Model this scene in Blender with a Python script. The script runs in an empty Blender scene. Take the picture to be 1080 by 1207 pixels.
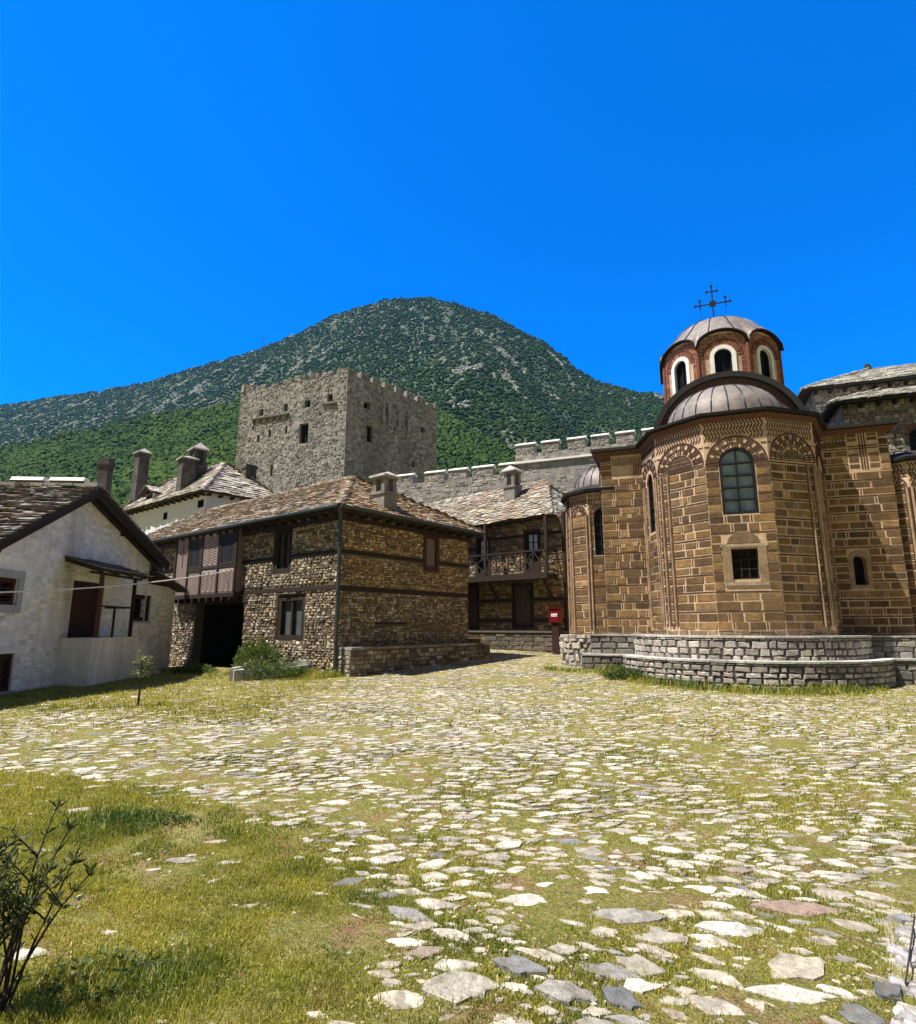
import bpy, math, random
import numpy as np
from math import sin, cos, pi, radians, sqrt, atan2, tan, hypot
random.seed(7)
SC = bpy.context.scene
COL = SC.collection
R_ = random.Random(11)
def U(a, b): return R_.uniform(a, b)

# ------------------------------------------------------------------ noise
_rs = np.random.RandomState(5)
_PERM = _rs.randint(0, 1 << 30, size=4096)
def _hash(ix, iy):
    h = (ix.astype(np.int64) * 374761393 + iy.astype(np.int64) * 668265263) & 0x7fffffff
    h = ((h ^ (h >> 13)) * 1274126177) & 0x7fffffff
    return ((h ^ (h >> 16)) & 0xffff) / 65535.0
def vnoise(x, y):
    x = np.asarray(x, float); y = np.asarray(y, float)
    ix = np.floor(x); iy = np.floor(y); fx = x - ix; fy = y - iy
    fx = fx * fx * (3 - 2 * fx); fy = fy * fy * (3 - 2 * fy)
    a = _hash(ix, iy); b = _hash(ix + 1, iy); c = _hash(ix, iy + 1); d = _hash(ix + 1, iy + 1)
    return (a * (1 - fx) + b * fx) * (1 - fy) + (c * (1 - fx) + d * fx) * fy
def fbm(x, y, o=4):
    s = 0; a = .5; t = 0
    for k in range(o):
        s = s + a * vnoise(np.asarray(x) * 2 ** k + 17.3 * k, np.asarray(y) * 2 ** k + 9.1 * k); t += a; a *= .5
    return s / t
def sm(a, b, x):
    t = np.clip((np.asarray(x, float) - a) / (b - a), 0, 1); return t * t * (3 - 2 * t)

# ------------------------------------------------------------------ objects
def tag(o, label=None, cat=None, group=None, kind=None):
    if label: o['label'] = label
    if cat: o['category'] = cat
    if group: o['group'] = group
    if kind or cat: o['kind'] = kind or 'thing'
    return o
def thing(name, label, cat, loc=(0, 0, 0), group=None):
    o = bpy.data.objects.new(name, None); COL.objects.link(o); o.location = loc
    o.empty_display_size = .3
    return tag(o, label, cat, group)
def wloc(o):
    x = y = z = 0
    while o is not None:
        x += o.location.x; y += o.location.y; z += o.location.z; o = o.parent
    return (x, y, z)
def link_mesh(me, name, mats, parent=None):
    for m in mats: me.materials.append(m)
    o = bpy.data.objects.new(name, me); COL.objects.link(o)
    if parent is not None:
        o.parent = parent
        d = wloc(parent)
        n = len(me.vertices); a = np.empty(n * 3, np.float32)
        me.vertices.foreach_get('co', a); a = a.reshape(-1, 3) - np.array(d, np.float32)
        me.vertices.foreach_set('co', a.ravel()); me.update()
    return o
def np_mesh(name, V, F, mats, parent=None, tint=None, ptint=None, extra=None, smooth=False):
    """V (n,3), F (m,k) same k; tint per face colour, ptint per point"""
    V = np.asarray(V, np.float32); F = np.asarray(F, np.int32)
    me = bpy.data.meshes.new(name)
    m, k = F.shape
    me.vertices.add(len(V)); me.vertices.foreach_set('co', V.ravel())
    me.loops.add(m * k); me.loops.foreach_set('vertex_index', F.ravel())
    me.polygons.add(m); me.polygons.foreach_set('loop_start', np.arange(0, m * k, k, dtype=np.int32))
    me.polygons.foreach_set('loop_total', np.full(m, k, np.int32))
    me.polygons.foreach_set('use_smooth', np.full(m, smooth, bool))
    me.update(calc_edges=True)
    if tint is not None:
        a = me.attributes.new('tone', 'FLOAT_COLOR', 'FACE')
        c = np.ones((m, 4), np.float32); c[:, :3] = tint; a.data.foreach_set('color', c.ravel())
    if ptint is not None:
        a = me.attributes.new('tone', 'FLOAT_COLOR', 'POINT')
        c = np.ones((len(V), 4), np.float32); c[:, :3] = ptint; a.data.foreach_set('color', c.ravel())
    for nm, arr in (extra or {}).items():
        a = me.attributes.new(nm, 'FLOAT', 'POINT'); a.data.foreach_set('value', np.asarray(arr, np.float32))
    return link_mesh(me, name, mats, parent)

class Frame:
    def __init__(s, o, u, w=None, v=(0, 0, 1)):
        s.o = np.array(o, float); s.u = np.array(u, float) / np.linalg.norm(u); s.v = np.array(v, float) / np.linalg.norm(v)
        s.w = np.array(w, float) if w is not None else np.cross(s.u, s.v)
        s.w /= np.linalg.norm(s.w)
        s.flip = np.dot(np.cross(s.u, s.v), s.w) < 0
    def p(s, u, v, w=0.0):
        r = s.o + s.u * u + s.v * v + s.w * w
        return (r[0], r[1], r[2])
class ArcFrame:
    """u runs along an arc of radius r about c, starting at angle a0 (from axis), frame axes t (right) and n (out)"""
    flip = False
    def __init__(s, c, r, a0): s.c = c; s.r = r; s.a0 = a0
    def p(s, u, v, w=0.0):
        a = s.a0 + u / s.r; r = s.r + w
        sx, dn = r * sin(a), r * cos(a)
        q = cl(sx, dn, s.c); return (q[0], q[1], v)

class MB:
    def __init__(s): s.v = []; s.f = []; s.m = []; s.c = []
    def face(s, pts, m=0, c=(1, 1, 1), flip=False):
        n = len(s.v); s.v.extend(pts); idx = list(range(n, n + len(pts)))
        if flip: idx.reverse()
        s.f.append(idx); s.m.append(m); s.c.append(c)
    def poly(s, F, uv, w, m=0, c=(1, 1, 1)):
        s.face([F.p(u, v, w) for u, v in uv], m, c, F.flip)
    def box(s, F, u0, u1, v0, v1, w0, w1, m=0, c=(1, 1, 1)):
        P = [F.p(u, v, w) for w in (w0, w1) for u, v in ((u0, v0), (u1, v0), (u1, v1), (u0, v1))]
        s.hexa(P, m, c, F.flip)
    def hexa(s, P, m=0, c=(1, 1, 1), flip=False):
        n = len(s.v); s.v.extend(P)
        for q in ((3, 2, 1, 0), (4, 5, 6, 7), (0, 1, 5, 4), (1, 2, 6, 5), (2, 3, 7, 6), (3, 0, 4, 7)):
            idx = [n + k for k in q]
            if flip: idx.reverse()
            s.f.append(idx); s.m.append(m); s.c.append(c)
    def slab(s, F, uv, w0, w1, ins=0.0, m=0, c=(1, 1, 1), back=False):
        """raised polygon with chamfer: outline uv at w0, inset copy at w1"""
        k = len(uv); cu = sum(a for a, b in uv) / k; cv = sum(b for a, b in uv) / k
        n = len(s.v)
        s.v.extend(F.p(a, b, w0) for a, b in uv)
        top = []
        for a, b in uv:
            d = hypot(a - cu, b - cv) or 1; q = max(0, 1 - ins / d * 1.3)
            top.append((cu + (a - cu) * q, cv + (b - cv) * q))
        s.v.extend(F.p(a, b, w1) for a, b in top)
        fs = [list(range(n + k, n + 2 * k))] + [[n + i, n + (i + 1) % k, n + k + (i + 1) % k, n + k + i] for i in range(k)]
        if back: fs.append(list(range(n + k - 1, n - 1, -1)))
        for f in fs:
            if F.flip: f.reverse()
            s.f.append(f); s.m.append(m); s.c.append(c)
    def bar(s, F, a, b, wd, w0, w1, m=0, c=(1, 1, 1)):
        """thin raised bar between two frame points"""
        du, dv = b[0] - a[0], b[1] - a[1]; l = hypot(du, dv) or 1e-6; x, y = -dv / l * wd / 2, du / l * wd / 2
        s.slab(F, [(a[0] - x, a[1] - y), (b[0] - x, b[1] - y), (b[0] + x, b[1] + y), (a[0] + x, a[1] + y)], w0, w1, 0, m, c, back=True)
    def beam(s, a, b, wx, wy, m=0, c=(1, 1, 1), up=(0, 0, 1)):
        a = np.array(a, float); b = np.array(b, float); d = b - a; d /= np.linalg.norm(d)
        x = np.cross(d, up); x /= np.linalg.norm(x); y = np.cross(x, d)
        P = [tuple(q + x * wx / 2 * i + y * wy / 2 * j) for q in (a, b) for i, j in ((-1, -1), (1, -1), (1, 1), (-1, 1))]
        s.hexa(P, m, c)
    def tube(s, pts, rad, seg=8, m=0, c=(1, 1, 1), cap=True):
        pts = [np.array(p, float) for p in pts]; n0 = len(s.v); N = len(pts)
        if not hasattr(rad, '__len__'): rad = [rad] * N
        ref = np.array((0.3, 0.2, 1.0))
        for i, p in enumerate(pts):
            d = pts[min(i + 1, N - 1)] - pts[max(i - 1, 0)]; d /= np.linalg.norm(d) + 1e-9
            if abs(np.dot(d, ref)) > .98 * np.linalg.norm(ref): rr = np.array((1.0, 0, 0))
            else: rr = ref
            x = np.cross(d, rr); x /= np.linalg.norm(x); y = np.cross(d, x)
            for k in range(seg):
                t = 2 * pi * k / seg; s.v.append(tuple(p + (x * cos(t) + y * sin(t)) * rad[i]))
        for i in range(N - 1):
            for k in range(seg):
                a = n0 + i * seg + k; b = n0 + i * seg + (k + 1) % seg
                s.f.append([a, a + seg, b + seg, b]); s.m.append(m); s.c.append(c)
        if cap:
            s.f.append([n0 + k for k in range(seg)]); s.m.append(m); s.c.append(c)
            s.f.append([n0 + (N - 1) * seg + k for k in range(seg - 1, -1, -1)]); s.m.append(m); s.c.append(c)
    def grid(s, rows, m=0, c=(1, 1, 1), close=False):
        n0 = len(s.v); k = len(rows[0])
        for r in rows: s.v.extend(r)
        for i in range(len(rows) - 1):
            for j in range(k if close else k - 1):
                a = n0 + i * k + j; b = n0 + i * k + (j + 1) % k
                s.f.append([a, b, b + k, a + k]); s.m.append(m); s.c.append(c)
    def build(s, name, mats, parent=None, smooth=False):
        me = bpy.data.meshes.new(name); me.from_pydata(s.v, [], s.f)
        if not isinstance(mats, (list, tuple)): mats = [mats]
        n = len(s.f)
        me.polygons.foreach_set('material_index', np.array(s.m, np.int32))
        me.polygons.foreach_set('use_smooth', np.full(n, smooth, bool))
        a = me.attributes.new('tone', 'FLOAT_COLOR', 'FACE')
        c = np.ones((n, 4), np.float32); c[:, :3] = np.array(s.c, np.float32); a.data.foreach_set('color', c.ravel())
        me.update()
        return link_mesh(me, name, mats, parent)

# ------------------------------------------------------------------ materials
def mat(name, base=None, var=.25, vs=6.0, rough=.85, bump=.3, bs=25.0, metal=0.0, stain=None, stain_s=1.2, stain_amt=.6, streak=False, spec=.3, detail=6, trans=None):
    """base None -> per-face tone attribute; procedural variation, stains and relief"""
    M = bpy.data.materials.new(name); M.use_nodes = True; nt = M.node_tree; N = nt.nodes; L = nt.links
    B = N['Principled BSDF']; B.inputs['Roughness'].default_value = rough; B.inputs['Metallic'].default_value = metal
    B.inputs['Specular IOR Level'].default_value = spec
    geo = N.new('ShaderNodeNewGeometry')
    def noise(scale, det=detail, dist=0, vec=None):
        n = N.new('ShaderNodeTexNoise'); n.inputs['Scale'].default_value = scale; n.inputs['Detail'].default_value = det
        n.inputs['Roughness'].default_value = .62; n.inputs['Distortion'].default_value = dist
        L.new(vec or geo.outputs['Position'], n.inputs['Vector']); return n.outputs['Fac']
    if base is None:
        at = N.new('ShaderNodeAttribute'); at.attribute_name = 'tone'; col = at.outputs['Color']
    else:
        rgb = N.new('ShaderNodeRGB'); rgb.outputs[0].default_value = (*base, 1); col = rgb.outputs[0]
    mr = N.new('ShaderNodeMapRange'); mr.inputs['From Min'].default_value = .25; mr.inputs['From Max'].default_value = .75
    mr.inputs['To Min'].default_value = 1 - var; mr.inputs['To Max'].default_value = 1 + var
    L.new(noise(vs), mr.inputs['Value'])
    mx = N.new('ShaderNodeMix'); mx.data_type = 'RGBA'; mx.blend_type = 'MULTIPLY'; mx.inputs['Factor'].default_value = 1
    L.new(col, mx.inputs['A']); L.new(mr.outputs['Result'], mx.inputs['B']); col = mx.outputs['Result']
    if stain is not None:
        vec = None
        if streak:
            mp = N.new('ShaderNodeMapping'); mp.inputs['Scale'].default_value = (1, 1, .18); L.new(geo.outputs['Position'], mp.inputs['Vector']); vec = mp.outputs['Vector']
        cr = N.new('ShaderNodeMapRange'); cr.inputs['From Min'].default_value = .48; cr.inputs['From Max'].default_value = .68
        cr.inputs['To Max'].default_value = stain_amt
        L.new(noise(stain_s, 8, .4, vec), cr.inputs['Value'])
        m2 = N.new('ShaderNodeMix'); m2.data_type = 'RGBA'; L.new(cr.outputs['Result'], m2.inputs['Factor'])
        L.new(col, m2.inputs['A']); m2.inputs['B'].default_value = (*stain, 1); col = m2.outputs['Result']
    L.new(col, B.inputs['Base Color'])
    if bump:
        bp = N.new('ShaderNodeBump'); bp.inputs['Strength'].default_value = bump; bp.inputs['Distance'].default_value = .03
        L.new(noise(bs, 5), bp.inputs['Height']); L.new(bp.outputs['Normal'], B.inputs['Normal'])
    if trans:
        T = N.new('ShaderNodeBsdfTranslucent'); ms = N.new('ShaderNodeMixShader'); ms.inputs['Fac'].default_value = trans
        hs = N.new('ShaderNodeMix'); hs.data_type = 'RGBA'; hs.blend_type = 'MULTIPLY'; hs.inputs['Factor'].default_value = 1
        L.new(col, hs.inputs['A']); hs.inputs['B'].default_value = (1.3, 1.3, .6, 1)
        L.new(hs.outputs['Result'], T.inputs['Color']); L.new(B.outputs['BSDF'], ms.inputs[1]); L.new(T.outputs['BSDF'], ms.inputs[2])
        L.new(ms.outputs['Shader'], N['Material Output'].inputs['Surface'])
    return M

M_STONE = mat('masonry_stone', None, .35, 9, .9, .7, 22, stain=(.05, .042, .032), stain_s=.9, stain_amt=.45)
M_ASHLAR = mat('church_stone', None, .4, 5, .85, .6, 18, stain=(.05, .033, .018), stain_s=1.1, stain_amt=.6)
M_MORTAR = mat('lime_mortar', (.12, .088, .055), .3, 5, .95, .5, 40, stain=(.09, .07, .05), stain_s=.8)
M_PINK = mat('pink_mortar', (.55, .39, .26), .3, 7, .95, .4, 45, stain=(.2, .115, .065), stain_s=.9, stain_amt=.6)
M_GREYM = mat('grey_mortar', (.13, .115, .1), .4, 4, .95, .7, 18, stain=(.06, .055, .05), stain_s=.35, stain_amt=.8, streak=True)
M_TOWER = mat('tower_mortar', (.29, .272, .25), .6, 2.2, .95, .9, 6, stain=(.17, .16, .148), stain_s=.3, stain_amt=.8, streak=True)
M_TSTONE = mat('tower_stone', None, .5, 3, .95, .9, 9, stain=(.13, .118, .108), stain_s=.3, stain_amt=.75, streak=True)
M_SLATE = mat('roof_slate', None, .3, 9, .75, .6, 25, stain=(.09, .075, .05), stain_s=1.6, stain_amt=.5)
M_UNDER = mat('roof_boarding', (.045, .033, .024), .3, 8, .9, .3)
M_TIMBER = mat('dark_timber', (.03, .019, .012), .4, 14, .8, .4, 60)
M_RED = mat('red_brown_timber', (.055, .02, .016), .35, 14, .7, .3, 60)
M_WHITE = mat('limewash', (.86, .83, .78), .12, 4, .9, .8, 16, stain=(.4, .36, .28), stain_s=.8, stain_amt=.6, streak=True)
M_WSTONE = mat('limewashed_stone', None, .12, 5, .9, .8, 16, stain=(.4, .36, .28), stain_s=.8, stain_amt=.6, streak=True)
M_CAP = mat('white_cap', (.82, .8, .76), .12, 5, .9, .4)
M_BRICK = mat('brick', None, .35, 12, .9, .5, 40)
M_LEAD = mat('lead_sheet', (.2, .168, .15), .4, 3.5, .6, .45, 5, metal=.1, stain=(.11, .095, .088), stain_s=1.0, stain_amt=.6, spec=.5)
M_DLEAD = mat('dark_lead', (.028, .025, .024), .3, 4, .75, .2, 12, spec=.15)
M_SEAM = mat('seam_metal', (.03, .028, .03), .2, 5, .5, 0)
M_GLASS = mat('window_glass', (.012, .014, .017), .3, 2, .12, .03, 3, spec=.12)
M_CURT = mat('curtained_glass', (.27, .34, .41), .35, 3, .12, .1, 5, spec=.3)
M_PANE = mat('dusty_dark_glass', (.02, .02, .022), .3, 3, .6, 0, spec=.1)
M_CURTD = mat('dim_curtained_glass', (.085, .095, .1), .4, 3, .2, .1, 5, spec=.2)
M_SHUT = mat('weathered_shutter', (.17, .13, .105), .3, 10, .85, .4, 40)
M_DARK = mat('dark_interior', (.012, .010, .009), .3, 5, .95, 0)
M_IRON = mat('iron', (.02, .02, .022), .2, 8, .5, .1, metal=.4)
M_PIPE = mat('green_grey_pipe', (.055, .065, .06), .25, 6, .5, .1, metal=.3)
M_SOOT = mat('chimney_render', (.07, .062, .056), .45, 4, .95, .7, 14, stain=(.2, .185, .165), stain_s=1.3, stain_amt=.5)
M_GREYR = mat('grey_chimney_render', (.24, .22, .195), .35, 4, .95, .7, 14, stain=(.09, .08, .07), stain_s=1.3, stain_amt=.6)
M_REDBOX = mat('red_paint', (.13, .008, .011), .2, 5, .4, .1)
M_BARK = mat('bark', (.055, .04, .028), .35, 30, .9, .5, 80)
M_LEAF = mat('leaf', None, .3, 30, .55, .1, 60, spec=.4, trans=.3)
M_GRASS = mat('grass_blade', None, .25, 4, .7, 0, spec=.2, trans=.35)
M_COBBLE = mat('cobble', None, .45, 16, .85, .9, 34, stain=(.16, .13, .085), stain_s=7, stain_amt=.75)
M_CABLE = mat('pale_cable', (.75, .73, .68), .1, 5, .6, 0)
M_CONC = mat('concrete', (.3, .27, .22), .2, 9, .9, .5, 30)

def pal(cols, j=.15):
    c = R_.choice(cols); k = U(1 - j, 1 + j); return (c[0] * k, c[1] * k * U(.96, 1.04), c[2] * k * U(.93, 1.07))
P_HOUSE = [(.38, .31, .22), (.31, .26, .19), (.45, .38, .29), (.22, .18, .135), (.35, .26, .155), (.52, .46, .38), (.15, .12, .095)]
P_WARM = [(.52, .35, .15), (.44, .28, .12), (.58, .42, .21), (.32, .21, .1), (.54, .44, .3), (.24, .15, .08)]
P_GREY = [(.36, .33, .28), (.28, .255, .22), (.43, .4, .35), (.21, .19, .17), (.33, .28, .23)]
P_TOWER = [(.29, .272, .25), (.235, .22, .2), (.34, .318, .29), (.185, .174, .16), (.37, .335, .29), (.14, .132, .122)]
P_CHURCH = [(.19, .106, .04), (.145, .083, .034), (.23, .134, .053), (.1, .059, .028), (.175, .107, .05), (.13, .081, .041), (.27, .165, .074)]
P_PODIUM = [(.42, .38, .335), (.34, .31, .275), (.48, .44, .39), (.27, .245, .22), (.38, .325, .28)]
P_ROOF = [(.34, .29, .22), (.27, .225, .17), (.42, .37, .29), (.2, .165, .125), (.36, .27, .18), (.3, .2, .125)]
P_ROOFG = [(.42, .4, .35), (.33, .31, .27), (.5, .48, .43), (.25, .23, .2), (.4, .35, .28)]
P_BRICK = [(.22, .075, .05), (.27, .1, .065), (.155, .055, .04), (.3, .13, .09)]
P_DBRICK = [(.06, .026, .018), (.08, .034, .022), (.045, .022, .016)]

# ------------------------------------------------------------------ masonry helpers
def sheet(mb, F, u0, u1, v0, v1, holes=(), depth=.25, m=0, c=(1, 1, 1), w=0.0):
    us = sorted({u0, u1, *[h[0] for h in holes], *[h[1] for h in holes]}); vs = sorted({v0, v1, *[h[2] for h in holes], *[h[3] for h in holes]})
    us = [u for u in us if u0 <= u <= u1]; vs = [v for v in vs if v0 <= v <= v1]
    for i in range(len(us) - 1):
        for j in range(len(vs) - 1):
            cu = (us[i] + us[i + 1]) / 2; cv = (vs[j] + vs[j + 1]) / 2
            if any(h[0] < cu < h[1] and h[2] < cv < h[3] for h in holes): continue
            mb.poly(F, [(us[i], vs[j]), (us[i + 1], vs[j]), (us[i + 1], vs[j + 1]), (us[i], vs[j + 1])], w, m, c)
    for h in holes:
        a, b, e, d = h[:4]
        if len(h) > 4:   # arched head: spring at d - (b-a)/2
            r = (b - a) / 2; sp = d - r; cu = (a + b) / 2; K = 14
            arc = [(cu - r * cos(pi * k / K), sp + r * sin(pi * k / K)) for k in range(K + 1)]
            for k in range(K):
                p, q = arc[k], arc[k + 1]
                mb.poly(F, [p, q, (q[0], d), (p[0], d)], w, m, c)
            path = [(a, e), (a, sp)] + arc[1:-1] + [(b, sp), (b, e)]
        else: path = [(a, e), (a, d), (b, d), (b, e)]
        for k in range(len(path)):
            p, q = path[k], path[(k + 1) % len(path)]
            mb.face([F.p(*p, w), F.p(*q, w), F.p(*q, w - depth), F.p(*p, w - depth)], m, c, F.flip)
def spans(u0, u1, v0, v1, holes, mg=.02):
    """free intervals of [u0,u1] in the row v0..v1"""
    iv = [(u0, u1)]
    for h in holes:
        if h[3] <= v0 + .01 or h[2] >= v1 - .01: continue
        a, b = h[0] - mg, h[1] + mg
        if len(h) > 4:
            r = (h[1] - h[0]) / 2; sp = h[3] - r
            if v0 > sp:
                x = sqrt(max(0, r * r - (v0 - sp) ** 2)); a, b = (h[0] + h[1]) / 2 - x - mg, (h[0] + h[1]) / 2 + x + mg
        nv = []
        for p, q in iv:
            if b <= p or a >= q: nv.append((p, q)); continue
            if a > p: nv.append((p, a))
            if b < q: nv.append((b, q))
        iv = nv
    return [(p, q) for p, q in iv if q - p > .06]
def rubble(mb, F, u0, u1, v0, v1, holes=(), ch=(.08, .16), wd=(.14, .4), pals=P_HOUSE, gap=.022, h=(.012, .04), m=1, lim=None, jit=1.0, pf=None, miss=.04):
    v = v0
    while v < v1 - .04:
        rh = min(U(*ch), v1 - v)
        if rh < .04: break
        a0, a1 = (u0, u1) if lim is None else lim(v + rh * .5)
        for p, q in spans(a0, a1, v, v + rh, holes):
            u = p
            while u < q - .03:
                w = min(U(*wd), q - u)
                if q - (u + w) < wd[0] * .6: w = q - u
                if R_.random() > miss:
                    g = gap * U(.4, 1.3) / 2; j = rh * .17 * jit
                    b0, b1, t0, t1 = u + g, u + w - g, v + g, v + rh - g
                    uv = [(b0 + U(0, j), t0 + U(-j, j)), ((b0 + b1) / 2 + U(-j, j), t0 + U(-j, j) * .8), (b1 - U(0, j), t0 + U(-j, j)),
                          (b1 - U(0, j), t1 - U(-j, j)), ((b0 + b1) / 2 + U(-j, j), t1 - U(-j, j) * .8), (b0 + U(0, j), t1 - U(-j, j))]
                    P = pals if pf is None else pf(u, v)
                    mb.slab(F, uv, 0, U(*h), min(.02, rh * .18), m, pal(P, .22))
                u += w
        v += rh
def bricks(mb, F, u0, u1, v0, v1, holes=(), bw=.24, bh=.055, gap=.02, m=1, pals=P_BRICK, lim=None, h=.012):
    v = v0; k = 0
    while v + bh < v1:
        a0, a1 = (u0, u1) if lim is None else lim(v + bh / 2)
        for p, q in spans(a0, a1, v, v + bh, holes, .01):
            u = p - (bw / 2 if k % 2 else 0)
            while u < q:
                a, b = max(u, p), min(u + bw - gap, q)
                if b - a > .04: mb.slab(F, [(a, v), (b, v), (b, v + bh), (a, v + bh)], 0, h, .003, m, pal(pals, .25))
                u += bw
        v += bh + gap; k += 1
def ashlar(mb, F, u0, u1, v0, v1, holes=(), ms=1, mbk=2, h=(.008, .022), rh0=.205):
    """brown squared stones; every second bed joint holds a brick course between two lime lines"""
    v = v0; k = 0
    while v < v1 - .08:
        rh = min(rh0 * U(.9, 1.12), v1 - v)
        for p, q in spans(u0, u1, v, v + rh, holes, .015):
            u = p
            while u < q - .05:
                w = min(U(.28, .72), q - u)
                dbl = R_.random() < .5
                g = .095 if dbl else .04
                if q - (u + w) < .25: w = q - u
                b = u + w - (g if u + w < q - .01 else 0)
                if b - u > .05:
                    j = .012
                    mb.slab(F, [(u + U(0, j), v + U(0, j)), (b - U(0, j), v + U(0, j)), (b - U(0, j), v + rh - U(0, j)), (u + U(0, j), v + rh - U(0, j))], 0, U(*h), .012, ms, pal(P_CHURCH, .25))
                    if dbl and u + w < q - .01:
                        mb.slab(F, [(b + .032, v + .01), (b + .062, v + .01), (b + .062, v + rh - .01), (b + .032, v + rh - .01)], 0, .012, .002, mbk, pal(P_DBRICK))
                u += w
        v += rh
        if k % 2 == 1:
            for p, q in spans(u0, u1, v, v + .105, holes, .015):
                u = p
                while u < q - .02:
                    b = min(u + U(.25, .34), q); mb.slab(F, [(u, v + .035), (b - .008, v + .035), (b - .008, v + .07), (u, v + .07)], 0, .012, .003, mbk, pal(P_DBRICK)); u = b
            v += .107
        else: v += .042
        k += 1
def arc_pts(cu, cv, r, a0=0, a1=pi, K=18): return [(cu - r * cos(a0 + (a1 - a0) * k / K), cv + r * sin(a0 + (a1 - a0) * k / K)) for k in range(K + 1)]
def arc_line(mb, F, cu, cv, r, wd, m, c, h=.02, K=18):
    P = arc_pts(cu, cv, r, K=K)
    for k in range(K): mb.bar(F, P[k], P[k + 1], wd, 0, h, m, c)
def arc_bricks(mb, F, cu, cv, r0, r1, groups, per, m, h=.016, thick=.036):
    for g in range(groups):
        a = pi * (g + .5) / groups
        for k in range(per):
            t = a + (k - (per - 1) / 2) * (thick * 1.9) / ((r0 + r1) / 2)
            d = (-cos(t), sin(t))
            mb.bar(F, (cu + d[0] * r0, cv + d[1] * r0), (cu + d[0] * r1, cv + d[1] * r1), thick, 0, h, m, pal(P_DBRICK))
def zigzag(mb, F, u0, u1, v0, v1, step, m, thick=.02, h=.012, ex=None, lean=1):
    """two rows of slanting bricks leaning opposite ways"""
    vm = (v0 + v1) / 2; n = int((u1 - u0) / step)
    for k in range(n):
        u = u0 + (k + .5) * step
        for a, b, l in ((v0, vm - .012, 1), (vm + .012, v1, -1)):
            if ex and ex(u, (a + b) / 2): continue
            du = (b - a) * .35 * l * lean
            mb.bar(F, (u - du, a), (u + du, b), thick, 0, h, m, pal(P_DBRICK))

def outline(u0, u1, v0, v1, arch, ins=0.0, K=12):
    a, b, c, d = u0 + ins, u1 - ins, v0 + ins, v1 - ins
    if not arch: return [(a, c), (b, c), (b, d), (a, d)]
    r = (b - a) / 2; sp = v1 - (u1 - u0) / 2; cu = (a + b) / 2
    return [(a, c), (b, c)] + [(cu + r * cos(pi * k / K), sp + r * sin(pi * k / K)) for k in range(K + 1)]
def ring(mb, F, out, inn, w0, w1, m=0, c=(1, 1, 1)):
    k = len(out)
    for i in range(k):
        j = (i + 1) % k
        for q in ([(out[i], w1), (out[j], w1), (inn[j], w1), (inn[i], w1)], [(out[j], w0), (out[j], w1), (out[i], w1), (out[i], w0)], [(inn[i], w0), (inn[i], w1), (inn[j], w1), (inn[j], w0)]):
            mb.face([F.p(p[0], p[1], w) for p, w in q], m, c, not F.flip if q[0][0] is out[j] else F.flip)
def window(F, u0, u1, v0, v1, parent, fm, pm, nx=2, ny=3, fw=.07, bar=.03, w0=-.2, w1=-.08, arch=False, name='window', sill=None):
    mb = MB(); o = outline(u0, u1, v0, v1, arch); i = outline(u0, u1, v0, v1, arch, fw)
    ring(mb, F, o, i, w0, w1)
    wb = w1 - .02
    for k in range(1, nx):
        u = u0 + fw + (u1 - u0 - 2 * fw) * k / nx
        top = v1 - fw
        if arch: r = (u1 - u0) / 2 - fw; top = v1 - (u1 - u0) / 2 + sqrt(max(0, r * r - (u - (u0 + u1) / 2) ** 2))
        mb.box(F, u - bar / 2, u + bar / 2, v0 + fw, top, w0 + .03, wb)
    vt = v1 - fw if not arch else v1 - (u1 - u0) / 2
    for k in range(1, ny + (1 if arch else 0)):
        v = v0 + fw + (vt - v0 - fw) * k / ny
        mb.box(F, u0 + fw, u1 - fw, v - bar / 2, v + bar / 2, w0 + .031, wb - .003)
    fr = mb.build(name, fm, parent)
    pb = MB(); pb.poly(F, i, w0 + .04); pb.build('pane', pm, fr)
    if sill is not None:
        sb = MB(); sb.box(F, u0 - .06, u1 + .06, v0 - .07, v0, w0, .05); sb.build('sill', sill, fr)
    return fr

def slates(mb, F, lim, length, row=.2, wd=(.22, .5), th=.035, pals=P_ROOF, m=1, under=0, v0=-.05):
    """overlapping rough stone slabs; lim(v) -> (u0,u1)"""
    v = v0; k = 0
    while v < length - .03:
        a, b = lim(max(0, v)); u = a - U(0, .05)
        while u < b - .02:
            w = min(U(*wd), b - u + .05)
            if w < .06: break
            t = th * U(.6, 1.5); j = .035; l = min(row * U(1.35, 1.8), length - v + .05); dv = U(-.05, .05); up = U(.5, 1.3) * th + t * .6
            uL, uR = u + .006, u + w - .006
            q = [(uL + U(0, j), v + dv + U(-j, j)), ((uL + uR) / 2, v + dv + U(-j, j)), (uR - U(0, j), v + dv + U(-j, j)), (uR, v + l), (uL, v + l)]
            top = [up + t * .5, up + t * .5 + U(-.008, .012), up + t * .5, .012 + t * .3, .012 + t * .3]
            n = len(mb.v); c = pal(pals, .25)
            mb.v.extend(F.p(x, y, z) for (x, y), z in zip(q, top)); mb.v.extend(F.p(x, y + .01, z - t) for (x, y), z in zip(q[:3], top[:3]))
            mb.v.append(F.p(uR, v + l, 0)); mb.v.append(F.p(uL, v + l, 0))
            for f in ([0, 1, 2, 3, 4], [5, 6, 1, 0], [6, 7, 2, 1], [7, 8, 3, 2], [9, 5, 0, 4]):
                f = [n + x for x in f]
                if F.flip: f.reverse()
                mb.f.append(f); mb.m.append(m); mb.c.append(c)
            u += w
        v += row * U(.9, 1.1); k += 1
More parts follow.
